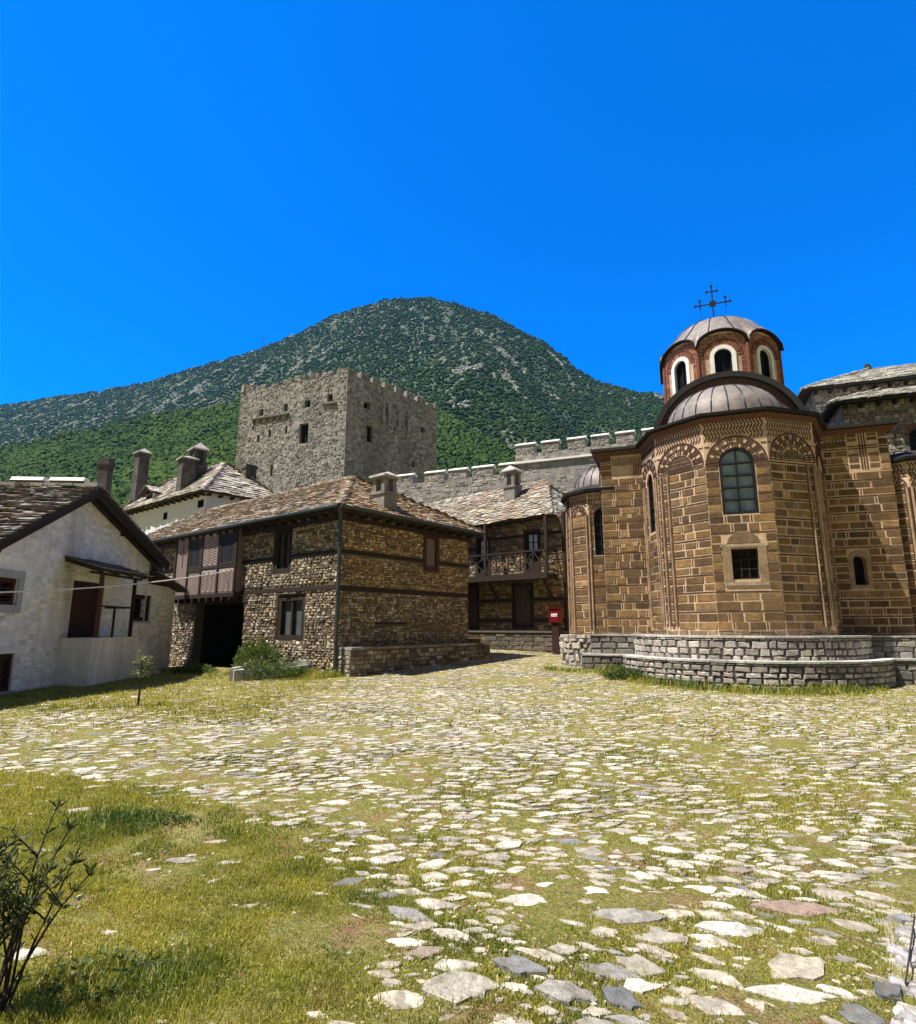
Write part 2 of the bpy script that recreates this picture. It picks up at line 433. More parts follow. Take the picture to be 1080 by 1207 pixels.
def plane_frame(a, b, apex):
    """frame on a roof plane: u from a to b along the eave, v up the slope towards apex"""
    a = np.array(a, float); b = np.array(b, float); u = (b - a) / np.linalg.norm(b - a); d = np.array(apex, float) - a
    v = d - u * np.dot(d, u); L = np.linalg.norm(v); v /= L
    w = np.cross(u, v)
    if w[2] < 0: w = -w
    return Frame(a, u, w, v), L
def hip_plane(mb, a, b, c, d, row=.2, wd=(.22, .5), th=.035, pals=P_ROOF, thick=.12, m=1):
    """roof plane with eave a-b and upper edge d-c (d above a, c above b; may coincide)"""
    F, L = plane_frame(a, b, d)
    n = lambda p: (np.dot(np.array(p) - F.o, F.u), np.dot(np.array(p) - F.o, F.v))
    A, B, C, D = n(a), n(b), n(c), n(d)
    mb.slab(F, [A, B, C, D] if hypot(C[0] - D[0], C[1] - D[1]) > .01 else [A, B, C], -thick, 0, 0, 0, back=True)
    lim = lambda v: (A[0] + (D[0] - A[0]) * v / L, B[0] + (C[0] - B[0]) * v / L)
    slates(mb, F, lim, L, row, wd, th, pals, m)
    return F, L
def ridge_line(mb, a, b, pals=P_ROOF, m=1, sz=.3):
    a = np.array(a, float); b = np.array(b, float); L = np.linalg.norm(b - a); d = (b - a) / L; x = np.cross(d, (0, 0, 1)); x /= np.linalg.norm(x)
    t = 0; up = np.cross(x, d)
    while t < L:
        l = min(U(.25, .5), L - t); h = U(.03, .07); c = pal(pals, .2)
        o = a + d * t; s0 = sz * U(.7, 1.1) / 2
        P = [tuple(o + d * dd + x * xx * s0 + up * (zz - abs(xx) * .04)) for zz in (-.06, h) for dd, xx in ((0, -1), (l, -1), (l, 1), (0, 1))]
        mb.hexa(P, m, c, True); t += l + .01
# ------------------------------------------------------------------ terrain height of the courtyard
def gz(x, y):
    x = np.asarray(x, float); y = np.asarray(y, float)
    r = np.maximum(0, y - 16); r = np.where(r < 3, r * r / 6, r - 1.5)
    s = sm(-10.5, -3.5, x)
    n = (fbm(x * .35 + 3, y * .35 + 8, 3) - .5) * .16 * sm(2, 5, y)
    return np.minimum(.052 * r, .9) * s + n * (1 - .6 * sm(14, 18, y))
def gzf(x, y): return float(gz(x, y))
cl = None

def frame_box(mb, F, u0, u1, v0, v1, w0, w1): mb.box(F, u0, u1, v0, v1, w0, w1)

# ------------------------------------------------------------------ rubble stone house with the hip roof
def build_house():
    RX, RY, LX, LY = .628, .778, -.778, .628
    def H(a, b, z): return (-4 + RX * a + LX * b, 20 + RY * a + LY * b, z)
    t = thing('stone_house', 'rubble stone house with timber bands, slab hip roof and dark arched passage', 'house', (-4, 20, 0))
    HL = Frame((-4, 20, 0), (LX, LY, 0), (-.628, -.778, 0)); HR = Frame((-4, 20, 0), (RX, RY, 0), (.778, -.628, 0))
    hl = [(2.72, 3.85, 3.63, 5.33), (1.78, 3.4, 1.2, 2.82), (5.6, 9.3, -.4, 2.6), (12.8, 14, 4.12, 5.38)]
    gal = [(5.9, 10.85, 3.0, 5.7)]
    bl = [(0, 2.72, 4.14, 4.28), (3.85, 5.9, 4.14, 4.28), (0, 5.9, 2.93, 3.08), (10.85, 16, 4.14, 4.26)]
    lint = [(2.2, 4.4, 5.33, 5.45)]
    mb = MB()
    sheet(mb, HL, 0, 16, -.4, 5.75, hl, .35)
    pf = lambda u, v: P_HOUSE if v < 4.2 or R_.random() < .7 else P_WARM
    rubble(mb, HL, .02, 16, -.3, 5.7, hl + gal + bl + lint, (.07, .14), (.11, .34), pf=pf, jit=1.8, h=(.015, .06), gap=.03)
    hr = [(4.2, 5.12, 3.85, 5.32)]
    br = [(0, 4.2, 4.16, 4.28), (5.12, 7.05, 4.16, 4.28), (0, 7.05, 2.9, 3.04), (3.7, 5.6, 5.32, 5.44), (1.7, 3.3, 1.78, 1.84)]
    sheet(mb, HR, 0, 7.05, -.4, 5.75, hr, .3)
    pf2 = lambda u, v: P_WARM if v > 3 or R_.random() < .35 else P_HOUSE  # warm palette paints bounced light onto this right face
    rubble(mb, HR, .02, 7.05, -.2, 5.7, hr + br, (.055, .12), (.09, .3), pf=pf2, jit=1.8, h=(.015, .06), gap=.03)
    for a, b in (((7.05, 0), (7.05, 16)), ((7.05, 16), (0, 16))):
        mb.face([H(*a, -.4), H(*b, -.4), H(*b, 5.75), H(*a, 5.75)])
    mb.build('wall', [M_MORTAR, M_STONE], t)
    # passage interior
    pb = MB()
    pb.box(HL, 5.3, 9.6, -.5, 2.9, -5.2, -5.0); pb.box(HL, 5.3, 5.55, -.5, 2.9, -5, -.351); pb.box(HL, 9.35, 9.6, -.5, 2.9, -5, -.351); pb.box(HL, 5.551, 9.349, 2.65, 2.9, -5, -.351)
    pb.build('passage', M_DARK, t)
    # interior dark backing for the window openings
    # timber
    for F, L, out in ((HL, bl + lint, .045), (HR, br, .045)):
        for (a, b, c, d) in L:
            m2 = MB(); m2.box(F, a, b, c, d, -.1, out); m2.build('timber_beam', M_TIMBER, t)
    m2 = MB(); m2.box(HL, 5.4, 9.6, 2.6, 2.86, -.3, .06); m2.build('lintel', M_TIMBER, t)
    # gallery panels over the passage
    g = MB(); W = .32
    g.box(HL, 5.9, 10.85, 3.02, 5.72, -.05, W, 0)
    go = g.build('gallery', mat('pinkish_boards', (.2, .15, .13), .25, 10, .9, .4, 40), t)
    gm = MB()
    for u in (5.9, 7.2, 8.55, 9.7, 10.85): gm.box(HL, u - .06, u + .06, 3.0, 5.72, W, W + .05)
    gm.box(HL, 5.8, 10.95, 2.86, 3.02, -.1, W + .08); gm.box(HL, 5.84, 10.91, 5.55, 5.7, W, W + .045)
    gm.box(HL, 5.96, 8.49, 4.05, 4.14, W, W + .04); gm.box(HL, 8.61, 9.64, 4.02, 4.12, W, W + .04)
    for k in range(9):
        u = 6.0 + k * .58; gm.box(HL, u, u + .12, 2.7, 2.859, -.2, W + .1)
    gm.build('timber_frame', M_TIMBER, go)
    for (a, b, c, d) in ((6.0, 7.1, 4.16, 5.42), (8.64, 9.6, 4.14, 5.4)):
        mbw = MB(); mbw.box(HL, a + .002, b - .002, c + .002, d - .002, W + .001, W + .012); q = mbw.build('gallery_window_backing', M_DARK, go)
        q.name = 'dark_recess'
        fr = MB(); o = outline(a, b, c, d, False); ring(fr, HL, o, outline(a, b, c, d, False, .1), W, W + .04)
        fr.box(HL, (a + b) / 2 - .03, (a + b) / 2 + .03, c + .1, d - .1, W + .013, W + .03)
        f = fr.build('window', M_TIMBER, t)
        p = MB(); p.poly(HL, outline(a, b, c, d, False, .08), W + .02); p.build('pane', M_PANE, f)
    zm = [mat('pale_infill', (.42, .33, .29), .15, 8), M_BRICK]
    for (a, b, c, d) in ((7.28, 8.47, 3.1, 4.02), (7.28, 8.47, 4.2, 5.5), (6.0, 7.1, 3.1, 4.02)):
        z = MB(); z.box(HL, a, b, c, d, W + .001, W + .014, 0)
        n = int((d - c) / .11)
        for k in range(n):
            v = c + .03 + k * .11; s = (b - a) / 6
            for i in range(6):
                u = a + i * s; vv = (v, v + .11) if i % 2 == 0 else (v + .11, v)
                if max(vv) + .01 < d: z.bar(HL, (u, vv[0]), (u + s, vv[1]), .034, W + .014, W + .022, 1, pal(P_DBRICK))
        z.build('brick_pattern', zm, go)
    z = MB(); z.bar(HL, (10.25, 4.25), (10.25, 5.3), .06, W, W + .012, 1, (.08, .03, .03)); z.bar(HL, (9.98, 4.85), (10.52, 4.85), .06, W, W + .013, 1, (.08, .03, .03))
    z.build('brick_cross', zm, go)
    # windows
    window(HL, 2.72, 3.85, 3.63, 5.33, t, M_TIMBER, M_CURTD, 2, 1, .2, .04, -.22, -.03)
    window(HL, 1.78, 3.4, 1.2, 2.82, t, M_TIMBER, M_CURTD, 2, 1, .2, .1, -.22, -.03)
    window(HL, 12.8, 14, 4.12, 5.38, t, M_TIMBER, M_GLASS, 2, 2, .12, .05, -.22, -.03)
    window(HR, 4.2, 5.12, 3.85, 5.32, t, M_RED, M_SHUT, 1, 1, .17, .03, -.1, .03, name='shuttered_window')
    # roof
    rf = MB(); ze, zr = 5.68, 8.05
    A = lambda a, b, z: H(a, b, z)
    hip_plane(rf, A(-.5, 16.5, ze), A(-.5, -.5, ze), A(3.53, 3.6, zr), A(3.53, 16.5, zr), pals=P_ROOF)
    hip_plane(rf, A(-.5, -.5, ze), A(7.55, -.5, ze), A(3.53, 3.6, zr), A(3.53, 3.6, zr), pals=[(.28, .18, .1), (.34, .25, .16), (.23, .15, .09), (.36, .29, .2)])
    hip_plane(rf, A(7.55, -.5, ze), A(7.55, 16.5, ze), A(3.53, 16.5, zr), A(3.53, 3.6, zr), row=.3)
    for a, b in ((A(-.5, -.5, ze), A(3.53, 3.6, zr)), (A(7.55, -.5, ze), A(3.53, 3.6, zr)), (A(3.53, 3.6, zr), A(3.53, 16.5, zr))): ridge_line(rf, tuple(np.array(a) + (0, 0, .05)), tuple(np.array(b) + (0, 0, .05)))
    rf.face([A(-.45, -.45, ze - .14), A(7.5, -.45, ze - .14), A(7.5, 16.4, ze - .14), A(-.45, 16.4, ze - .14)])
    ro = rf.build('roof', [M_UNDER, M_SLATE], t)
    fb = MB()
    for k in range(27):
        b = .1 + k * .6; fb.beam(H(-.42, b, ze - .2), H(.3, b, ze - .2), .1, .1)
    for k in range(12):
        a = .3 + k * .6; fb.beam(H(a, -.42, ze - .2), H(a, .3, ze - .2), .1, .1)
    fb.beam(H(-.1, -.06, ze - .33), H(-.1, 16, ze - .33), .14, .14); fb.beam(H(-.06, -.1, ze - .331), H(7.1, -.1, ze - .331), .14, .14)
    fb.build('rafter_ends', M_TIMBER, ro)
    gt = MB(); gt.tube([H(-.56, -.5, ze - .03), H(-.56, 16.4, ze - .03)], .065, 8); gt.tube([H(-.5, -.56, ze - .035), H(7.5, -.56, ze - .035)], .06, 8); gt.build('gutter', M_PIPE, t)
    dp = MB(); dp.tube([H(-.5, -.5, ze - .05), H(-.12, -.12, ze - .45), H(-.12, -.12, .15)], .07, 10)
    for zz in (1.2, 2.8, 4.4): dp.tube([H(-.12, -.12, zz), H(-.12, -.12, zz + .1)], .09, 10)
    dp.build('downpipe', M_PIPE, t)
    # stone bench along the right face
    bn = MB(); bf = Frame(HR.p(0, 0, .62), HR.u, HR.w)
    sheet(bn, bf, .1, 7.75, -.3, .95); rubble(bn, bf, .1, 7.75, -.25, .93, (), (.09, .17), (.14, .42), pals=P_HOUSE)
    el = Frame(HR.p(.1, 0, 0), HR.w, -HR.u); er = Frame(HR.p(7.75, 0, -.3), HR.w, HR.u)
    sheet(bn, el, 0, .62, -.3, .95); rubble(bn, el, 0, .62, -.25, .93, (), (.1, .2), (.15, .4), pals=P_GREY)
    sheet(bn, er, 0, .92, -.3, .95); rubble(bn, er, 0, .9, -.25, .93, (), (.1, .2), (.15, .4))
    for k in range(14):
        u = .08 + k * .55
        bn.hexa([HR.p(x, y, w) for y in (.95, 1.03) for x, w in ((u, .0), (u + .53, .0), (u + .53, .68 + U(-.03, .03)), (u, .68 + U(-.03, .03)))], 1, pal(P_HOUSE if k > 2 else P_GREY, .2), True)
    bn.build('stone_bench', [M_MORTAR, M_STONE], t)
    # chimney
    chimney(t, H(2.35, .35, 0), 5.6, 7.5, .7, M_GREYR, 'cap', ang=atan2(RY, RX))
    return H

def chimney(parent, pos, z0, z1, w, m, style, ang=0.0, own=None):
    """rendered chimney shaft with collar, smoke openings and a small slab cap"""
    u = (cos(ang), sin(ang), 0); v = (-sin(ang), cos(ang), 0)
    F = Frame((pos[0], pos[1], 0), u, v)
    mb = MB(); h = w / 2
    k = .9 if style != 'straight' else 1
    def blk(hw, a, b, hw2=None):
        hw2 = hw2 or hw
        P = [F.p(x * q, z, y * q) for z, q in ((a, hw), (b, hw2)) for x, y in ((-1, -1), (1, -1), (1, 1), (-1, 1))]
        mb.hexa(P, 0)
    H = z1 - z0
    if style == 'cap':
        blk(h, z0, z0 + H * .52, h * .95); blk(h * 1.1, z0 + H * .52, z0 + H * .57)
        zc = z0 + H * .57; zt = z1 - H * .16
        for x, y in ((-1, -1), (1, -1), (1, 1), (-1, 1)):
            P = [F.p(h * .9 * x * (1 if i else .45), z, h * .9 * y * (1 if j else .45)) for z in (zc, zt) for i, j in ((0, 0), (1, 0), (1, 1), (0, 1))]
            mb.hexa(P, 0)
        blk(h * .42, zc, zt)
        blk(h * 1.05, zt, zt + .06)
    elif style == 'flat':
        blk(h, z0, z1 - .25, h * .92); blk(h * 1.08, z1 - .25, z1 - .12); blk(h * .95, z1 - .12, z1)
    else:
        blk(h, z0, z1 - H * .12, h * .9); blk(h * 1.05, z1 - H * .12, z1 - H * .08)
    c = mb.build('chimney', m, parent)
    if style in ('cap', 'peak'):
        cb = MB(); zt = z1 - H * .16 + .06 if style == 'cap' else z1 - H * .08
        b = h * 1.22; ap = F.p(0, z1, 0)
        base = [F.p(x * b, zt, y * b) for x, y in ((-1, -1), (1, -1), (1, 1), (-1, 1))]
        top = [F.p(x * b, zt + .07, y * b) for x, y in ((-1, -1), (1, -1), (1, 1), (-1, 1))]
        cb.hexa(base + top, 0)
        r1, r2 = F.p(0, z1, -b * .45), F.p(0, z1, b * .45)
        cb.face([top[0], top[1], r1]); cb.face([top[1], top[2], r2, r1]); cb.face([top[2], top[3], r2]); cb.face([top[3], top[0], r1, r2])
        cb.build('chimney_cap', M_SLATECAP, c)
    return c
M_SLATECAP = mat('slab_cap', (.46, .43, .39), .3, 8, .85, .5, 20)

# ------------------------------------------------------------------ balcony house in the corner
def build_balcony_house():
    F = Frame((3.1, 29, 0), (.778, -.628, 0), (-.628, -.778, 0))
    t = thing('balcony_house', 'stone house at end of the path with dark timber balcony and grey slab roof', 'house', (3.1, 29, .3))
    q = lambda u, z, w: F.p(u, z, w)
    holes = [(-2.75, -1.85, 4.2, 6.25), (.18, 1.1, 4.2, 6.3), (-3.45, -2.6, 1.5, 3.82), (-.58, .63, 1.6, 3.78)]
    beams = [(-6, -3.45, 2.9, 3.02), (-2.6, -.58, 2.9, 3.02), (.63, 2.45, 2.9, 3.02), (-2.6, -.58, 1.94, 2.05), (.63, 2.45, 1.94, 2.05),
             (-6, -2.75, 5.6, 5.72), (-1.85, .18, 6.02, 6.13), (1.1, 2.45, 6.02, 6.13)]
    mb = MB(); sheet(mb, F, -13, 2.45, -.2, 6.3, holes, .3); sheet(mb, F, -6, 2.45, 6.3, 7.05, (), .3)
    dk = lambda P: [(a * .62, b * .6, c * .58) for a, b, c in P]  # palettes darkened to paint in the shade on this wall
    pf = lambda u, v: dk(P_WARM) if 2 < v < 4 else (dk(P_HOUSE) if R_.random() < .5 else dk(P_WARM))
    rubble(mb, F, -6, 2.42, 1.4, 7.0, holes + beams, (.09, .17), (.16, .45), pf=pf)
    mb.face([q(2.45, -.2, 0), q(2.45, -.2, -7), q(2.45, 7.05, -7), q(2.45, 7.05, 0)]); mb.face([q(-13, -.2, 0), q(-13, -.2, -7), q(-13, 6.3, -7), q(-13, 6.3, 0)])
    mb.face([q(-13, -.2, -7), q(2.45, -.2, -7), q(2.45, 6.3, -7), q(-13, 6.3, -7)])
    mb.build('wall', [M_MORTAR, M_STONE], t)
    for a, b, c, d in beams:
        m2 = MB(); m2.box(F, a, b, c, d, -.1, .04); m2.build('timber_beam', M_TIMBER, t)
    m2 = MB(); m2.box(F, 2.3, 2.44, .4, 7.0, -.05, .05); m2.build('corner_post', M_TIMBER, t)
    # plinth with steps and a dark cellar opening
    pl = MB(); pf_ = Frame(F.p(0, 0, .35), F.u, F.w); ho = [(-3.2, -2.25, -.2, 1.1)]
    sheet(pl, pf_, -6, 2.45, -.2, 1.42, ho, .5); rubble(pl, pf_, -6, 2.42, -.1, 1.4, ho, (.12, .24), (.25, .7), pals=[(.12, .1, .078), (.09, .078, .062), (.15, .128, .1)])  # stones coloured darker to stand in for shade on the plinth
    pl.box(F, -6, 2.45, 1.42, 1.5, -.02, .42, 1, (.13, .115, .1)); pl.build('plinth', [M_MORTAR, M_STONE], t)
    d = MB(); d.box(F, -3.25, -2.2, -.3, 1.15, -.3, -.1); d.build('cellar_opening', M_DARK, t)
    # doors
    for a, b, c, e in holes[2:]:
        db = MB(); o = outline(a, b, c, e, False); ring(db, F, o, outline(a, b, c, e, False, .12), -.2, .03)
        do = db.build('door', M_TIMBER, t)
        lb = MB(); n = 5
        for k in range(n):
            u = a + .12 + (b - a - .24) * k / n; lb.box(F, u + .005, u + (b - a - .24) / n - .005, c + .1, e - .12, -.14, -.09)
        lb.build('door_leaf', mat('brown_door', (.085, .058, .045), .3, 10, .7, .3, 50), do)
    # upper doors, glazed above
    for i, (a, b, c, e) in enumerate(holes[:2]):
        zc = 4.95 if i == 0 else 5.3
        db = MB(); ring(db, F, outline(a, b, c, e, False), outline(a, b, c, e, False, .13), -.2, .03)
        db.box(F, a + .13, b - .13, c + .05, zc, -.16, -.08); do = db.build('balcony_door', M_TIMBER, t)
        window(F, a + .15, b - .15, zc, e - .14, do, M_TIMBER, M_SKYGLASS, 2 if i else 1, 2 if i else 3, .06, .05, -.17, -.07, name='window_light')
    # roof
    rf = MB(); z0, z1, zr = 6.5, 6.86, 9.45
    a, b = q(-13, z0, .65), q(2.05, z1, .65); c, d = q(-.6, zr, -3.6), q(-13, zr, -3.6)
    hip_plane(rf, a, b, c, d, row=.22, wd=(.2, .5), pals=P_ROOF + P_ROOFG[:2])
    e = q(2.05, z1, -7.4)
    hip_plane(rf, b, e, c, c, row=.24, wd=(.25, .6), pals=P_ROOFG); hip_plane(rf, e, q(-13, z0, -7.4), d, c, row=.35, wd=(.3, .8), pals=P_ROOFG)
    ridge_line(rf, tuple(np.array(d) + (0, 0, .08)), tuple(np.array(c) + (0, 0, .08)), P_ROOFG, sz=.45); ridge_line(rf, tuple(np.array(b) + (0, 0, .05)), tuple(np.array(c) + (0, 0, .05)), P_ROOFG)
    ro = rf.build('roof', [M_UNDER, M_SLATE], t)
    rr = MB()
    for k in range(15):
        u = -6.6 + k * .6; rr.beam(q(u, 6.42 + .04 * (u + 7) , .55), q(u, 6.52 + .04 * (u + 7), -.1), .09, .09)
    rr.build('rafter_ends', M_TIMBER, ro)
    # balcony
    bb = MB(); w1 = .95
    bb.box(F, -4.3, 2.0, 4.0, 4.1, .001, w1); bb.box(F, -4.3, 2.0, 3.86, 4.14, w1, w1 + .06); bb.box(F, 1.94, 2.0, 3.86, 4.0, .05, w1 - .001)
    for k in range(9): bb.box(F, -4.2 + k * .75, -4.1 + k * .75, 3.88, 4.0, .001, w1)
    bo = bb.build('balcony', M_TIMBER, t)
    rl = MB()
    rl.box(F, -4.3, 2.0, 5.12, 5.2, w1 - .04, w1 + .05); rl.box(F, -4.3, 1.94, 4.24, 4.3, w1, w1 + .04)
    rl.box(F, 1.93, 2.01, 5.121, 5.2, .02, w1 - .05); rl.box(F, 1.95, 1.99, 4.24, 4.3, .02, w1 - .05)
    us = [-4.3, -3.4, -2.5, -1.5, -.81, -.12, .57, 1.26, 1.94]
    for i, u in enumerate(us):
        rl.box(F, u - .03, u + .03, 4.301, 5.119, w1, w1 + .04)
        if i < len(us) - 1:
            rl.bar(F, (u + .03, 4.31), (us[i + 1] - .03, 5.11), .05, w1 + .005, w1 + .02); rl.bar(F, (u + .03, 5.11), (us[i + 1] - .03, 4.31), .05, w1 + .021, w1 + .036)
    for v in (4.5, 4.75, 5.0): rl.box(F, 1.955, 1.985, v, v + .04, .02, w1 - .05)
    rl.build('railing', M_TIMBER, bo)
    for u in (-1.5, 1.96):
        pb = MB(); pb.box(F, u - .07, u + .07, 4.15, 6.75, w1 - .1, w1 + .03); pb.build('post', M_TIMBER, bo)
    for u in (-3.2, -1.4, .55, 1.7):
        sb = MB(); sb.beam(q(u, 2.95, .05), q(u - .02, 3.95, w1 - .1), .1, .12); sb.build('strut', M_TIMBER, bo)
    chimney(t, q(-1.7, 0, -1.9), 7.7, 10.35, .72, M_GREYR, 'cap', ang=atan2(-.628, .778))
    # red box with a white mark on a dark stand in front
    F = Frame(F.p(.33, 0, 0), F.u, F.w)
    bx = thing('red_box', 'red metal box with white lettering standing before the stone plinth', 'fire box', F.p(1.85, gzf(4.6, 27.5), .7))
    m = MB(); m.box(F, 1.66, 2.2, 1.86, 2.48, .62, .9); m.box(F, 1.63, 2.23, 2.48, 2.52, .58, .95); m.box(F, 1.69, 2.17, 1.89, 2.45, .9, .915); m.build('cabinet', M_REDBOX, bx)
    s = MB(); s.box(F, 1.75, 2.1, gzf(4.6, 27.5) - .05, 1.86, .68, .84); s.build('stand', mat('dark_red_stand', (.035, .012, .011), .3, 8, .7, .2), bx)
    l = MB()
    for k in range(4):
        u = 1.78 + k * .08
        l.box(F, u, u + .06, 2.17, 2.27, .915, .919)
    l.box(F, 1.78, 2.08, 2.13, 2.15, .915, .919); l.build('lettering', M_CAP, bx)
M_SKYGLASS = mat('painted_sky_glass', (.3, .42, .62), .3, 3, .06, .02, 4, spec=.9)  # blue base colour paints in the reflection of the sky

# ------------------------------------------------------------------ whitewashed house at left
def build_white_house():
    F = Frame((-11.5, 15.5, 0), (-.05, .9987, 0), (.9987, .05, 0)); q = lambda u, z, w: F.p(u, z, w)
    t = thing('white_house', 'whitewashed gabled house with covered side door, steps and rough slab roof', 'house', (-11.5, 15.5, 0))
    holes = [(-.88, .1, 2.24, 2.92), (-.64, .37, .08, 1.02), (2.55, 4.3, 1.36, 3.08), (6.45, 7.75, 1.9, 2.86)]
    ua, za = 2.5, 5.82
    def top(u): return za - (ua - u) * .555 if u < ua else za - (u - ua) * .325
    mb = MB(); sheet(mb, F, -4, 7.35, -.3, 3.1, holes, .3); sheet(mb, F, 7.35, 9.9, -.3, 3.3, [holes[3]] if 0 else [(7.35, 7.75, 1.9, 2.86)], .3)
    mb.poly(F, [(-2.4, 3.1), (7.35, 3.1), (7.35, top(7.35)), (ua, za)], 0)
    mb.face([q(-4, -.3, 0), q(-4, -.3, -9), q(-4, 2.2, -9), q(-4, 2.2, 0)]); mb.face([q(9.9, -.3, 0), q(9.9, -.3, -6), q(9.9, 3.3, -6), q(9.9, 3.3, 0)])
    mb.face([q(7.35, 3, 0), q(7.35, 3, -9), q(7.35, top(7.35), -9), q(7.35, top(7.35), 0)])
    # uneven limewashed stones showing through the coat
    rubble(mb, F, -4, 7.35, -.2, 3.05, holes, (.08, .15), (.18, .42), gap=.03, h=(.002, .022), m=1, pals=[(.86, .83, .78), (.84, .81, .76), (.88, .85, .8)], jit=1.6, miss=.15)
    rubble(mb, F, 7.4, 9.85, -.2, 3.2, holes, (.08, .15), (.18, .42), gap=.03, h=(.002, .022), m=1, pals=[(.86, .83, .78), (.84, .81, .76), (.88, .85, .8)], jit=1.6, miss=.15)
    rubble(mb, F, -2.3, 7.3, 3.12, 5.7, (), (.08, .15), (.18, .42), gap=.03, h=(.002, .02), m=1, pals=[(.86, .83, .78), (.84, .81, .76), (.88, .85, .8)], jit=1.2, miss=.25, lim=lambda v: (ua - (za - v - .1) / .555, min(7.3, ua + (za - v - .1) / .325)))
    mb.build('wall', [M_WHITE, M_WSTONE], t)
    sur = mat('grey_lime_surround', (.43, .42, .41), .15, 5, .9, .4)
    for i, h in enumerate(holes):
        if i == 2: continue
        fr = window(F, *h, t, M_RED if i != 3 else M_TIMBER, M_SHUT if i == 1 else M_GLASS, 2 if i != 1 else 1, 3 if i != 1 else 1, .1 if i != 3 else .14, .03, -.24, -.06, name='window' if i != 1 else 'shutter_window', sill=sur)
        if i == 0:
            sb = MB(); a, b, c, d = h; ring(sb, F, outline(a - .2, b + .2, c - .2, d + .2, False), outline(a, b, c, d, False), -.02, .035); sb.build('surround', sur, fr)
        if i == 1:
            lv = MB()
            for k in range(9): lv.box(F, h[0] + .1, h[1] - .1, h[2] + .14 + k * .082, h[2] + .19 + k * .082, -.2, -.12)
            lv.build('louvres', M_RED, fr)
        if i == 0:
            lv = MB()
            for k in range(5): lv.box(F, h[0] + .1, h[1] - .1, h[2] + .14 + k * .1, h[2] + .165 + k * .1, -.15, -.13)
            lv.build('window_bars', M_IRON, fr)
    a, b, c, d = holes[2]
    db = MB(); ring(db, F, outline(a, b, c, d, False), outline(a, b, c, d, False, .1), -.25, -.02); do = db.build('door', M_RED, t)
    lf = MB()
    for k in range(7):
        u = a + .1 + (b - a - .2) * k / 7; lf.box(F, u + .004, u + (b - a - .2) / 7 - .004, c + .1, d - .1, -.2, -.15)
    lf.build('door_leaf', M_RED, do)
    # roof
    rf = MB(); o = .5
    el, er = -3.6, 7.95
    zl, zz = top(el) + .12, top(er) + .12; zr = za + .14
    hip_plane(rf, q(el, zl, -9), q(el, zl, o), q(ua, zr, o), q(ua, zr, -9), row=.21, wd=(.16, .5), th=.06, pals=[(.2, .18, .15), (.14, .125, .105), (.3, .28, .25), (.1, .088, .075), (.19, .145, .11)])
    hip_plane(rf, q(er, zz, o), q(er, zz, -9), q(ua, zr, -9), q(ua, zr, o), row=.28, wd=(.3, .7), th=.05, pals=P_ROOF)
    ridge_line(rf, q(ua, zr + .07, o), q(ua, zr + .07, -9), P_ROOFG, sz=.5)
    hip_plane(rf, q(10.15, 3.25, .35), q(10.15, 3.25, -6), q(7.36, 3.75, -6), q(7.36, 3.75, .35), row=.25, wd=(.3, .7), pals=P_ROOFG)
    ro = rf.build('roof', [M_UNDER, M_SLATE], t)
    vb = MB()
    for (u0, u1, z0, z1) in ((el, ua, zl, zr), (ua, er, zr, zz)):
        vb.beam(q(u0, z0 - .2, o - .08), q(u1, z1 - .2, o - .08), .09, .2); vb.beam(q(u0, z0 - .2, .12), q(u1, z1 - .2, .12), .16, .16)
    for u in (-1.4, 5.0):
        vb.beam(q(u, top(u) - .12, -.2), q(u, top(u) - .12, o - .05), .16, .18)
    vb.build('verge_boards', M_TIMBER, ro)
    chimney(t, q(4.55, 0, -.55), 4.9, 7.45, .38, M_SOOT, 'flat', ang=1.6)
    # porch
    pr = MB(); wl = .95
    pr.box(F, 2.15, 5.0, -.3, 1.33, -.02, wl)
    pr.box(F, 2.12, 5.02, 1.331, 1.37, 0.03, wl + .04)
    for k in range(6): pr.box(F, 5.001 + k * .33, 5.001 + (k + 1) * .33, -.3, 1.15 - k * .21, .002, wl - .003)
    po = pr.build('porch_steps', M_WHITE, t)
    rr = MB()
    hip_plane(rr, q(4.95, 3.36, 1.2), q(1.75, 3.36, 1.2), q(1.95, 3.72, .02), q(5.35, 3.72, .02), row=.3, wd=(.4, .9), th=.03, pals=[(.2, .18, .165), (.26, .23, .2), (.16, .14, .13)], thick=.07)
    rr.beam(q(1.8, 3.27, wl - .06), q(4.9, 3.27, wl - .06), .07, .07)
    for u in (2.0, 2.9, 3.8, 4.7): rr.beam(q(u, 3.63, 0.02), q(u, 3.3, 1.12), .07, .08)
    rr.build('porch_roof', [M_UNDER, M_SLATE], t)
    for u, ww in ((2.4, .09), (4.45, .07)):
        pb = MB(); pb.box(F, u - ww / 2, u + ww / 2, 1.37, 3.25, wl - .1, wl); pb.build('porch_post', M_TIMBER if u > 3 else mat('brown_post', (.12, .05, .03), .3, 12, .8, .3, 50), t)
    rb = MB(); rb.box(F, 2.45, 4.41, 2.28, 2.33, wl - .08, wl - .03); rb.box(F, 3.3, 3.36, 1.371, 2.279, wl - .08, wl - .03); rb.box(F, 4.42, 4.47, 2.28, 2.33, .02, wl - .11); rb.build('porch_rail', M_TIMBER, t)
    # cable from this house to the gallery
    g = Frame((-4, 20, 0), (-.778, .628, 0), (-.628, -.778, 0))
    p0 = np.array(q(-3.2, 2.35, .03)); p1 = np.array(g.p(6.55, 3.86, .36)); pts = []
    for k in range(25):
        s = k / 24; x = p0 + (p1 - p0) * s; x[2] -= .38 * 4 * s * (1 - s) * .5; x[0] += .9 * 4 * s * (1 - s) * 0; pts.append(tuple(x))
    cb = MB(); cb.tube(pts, .021, 6)
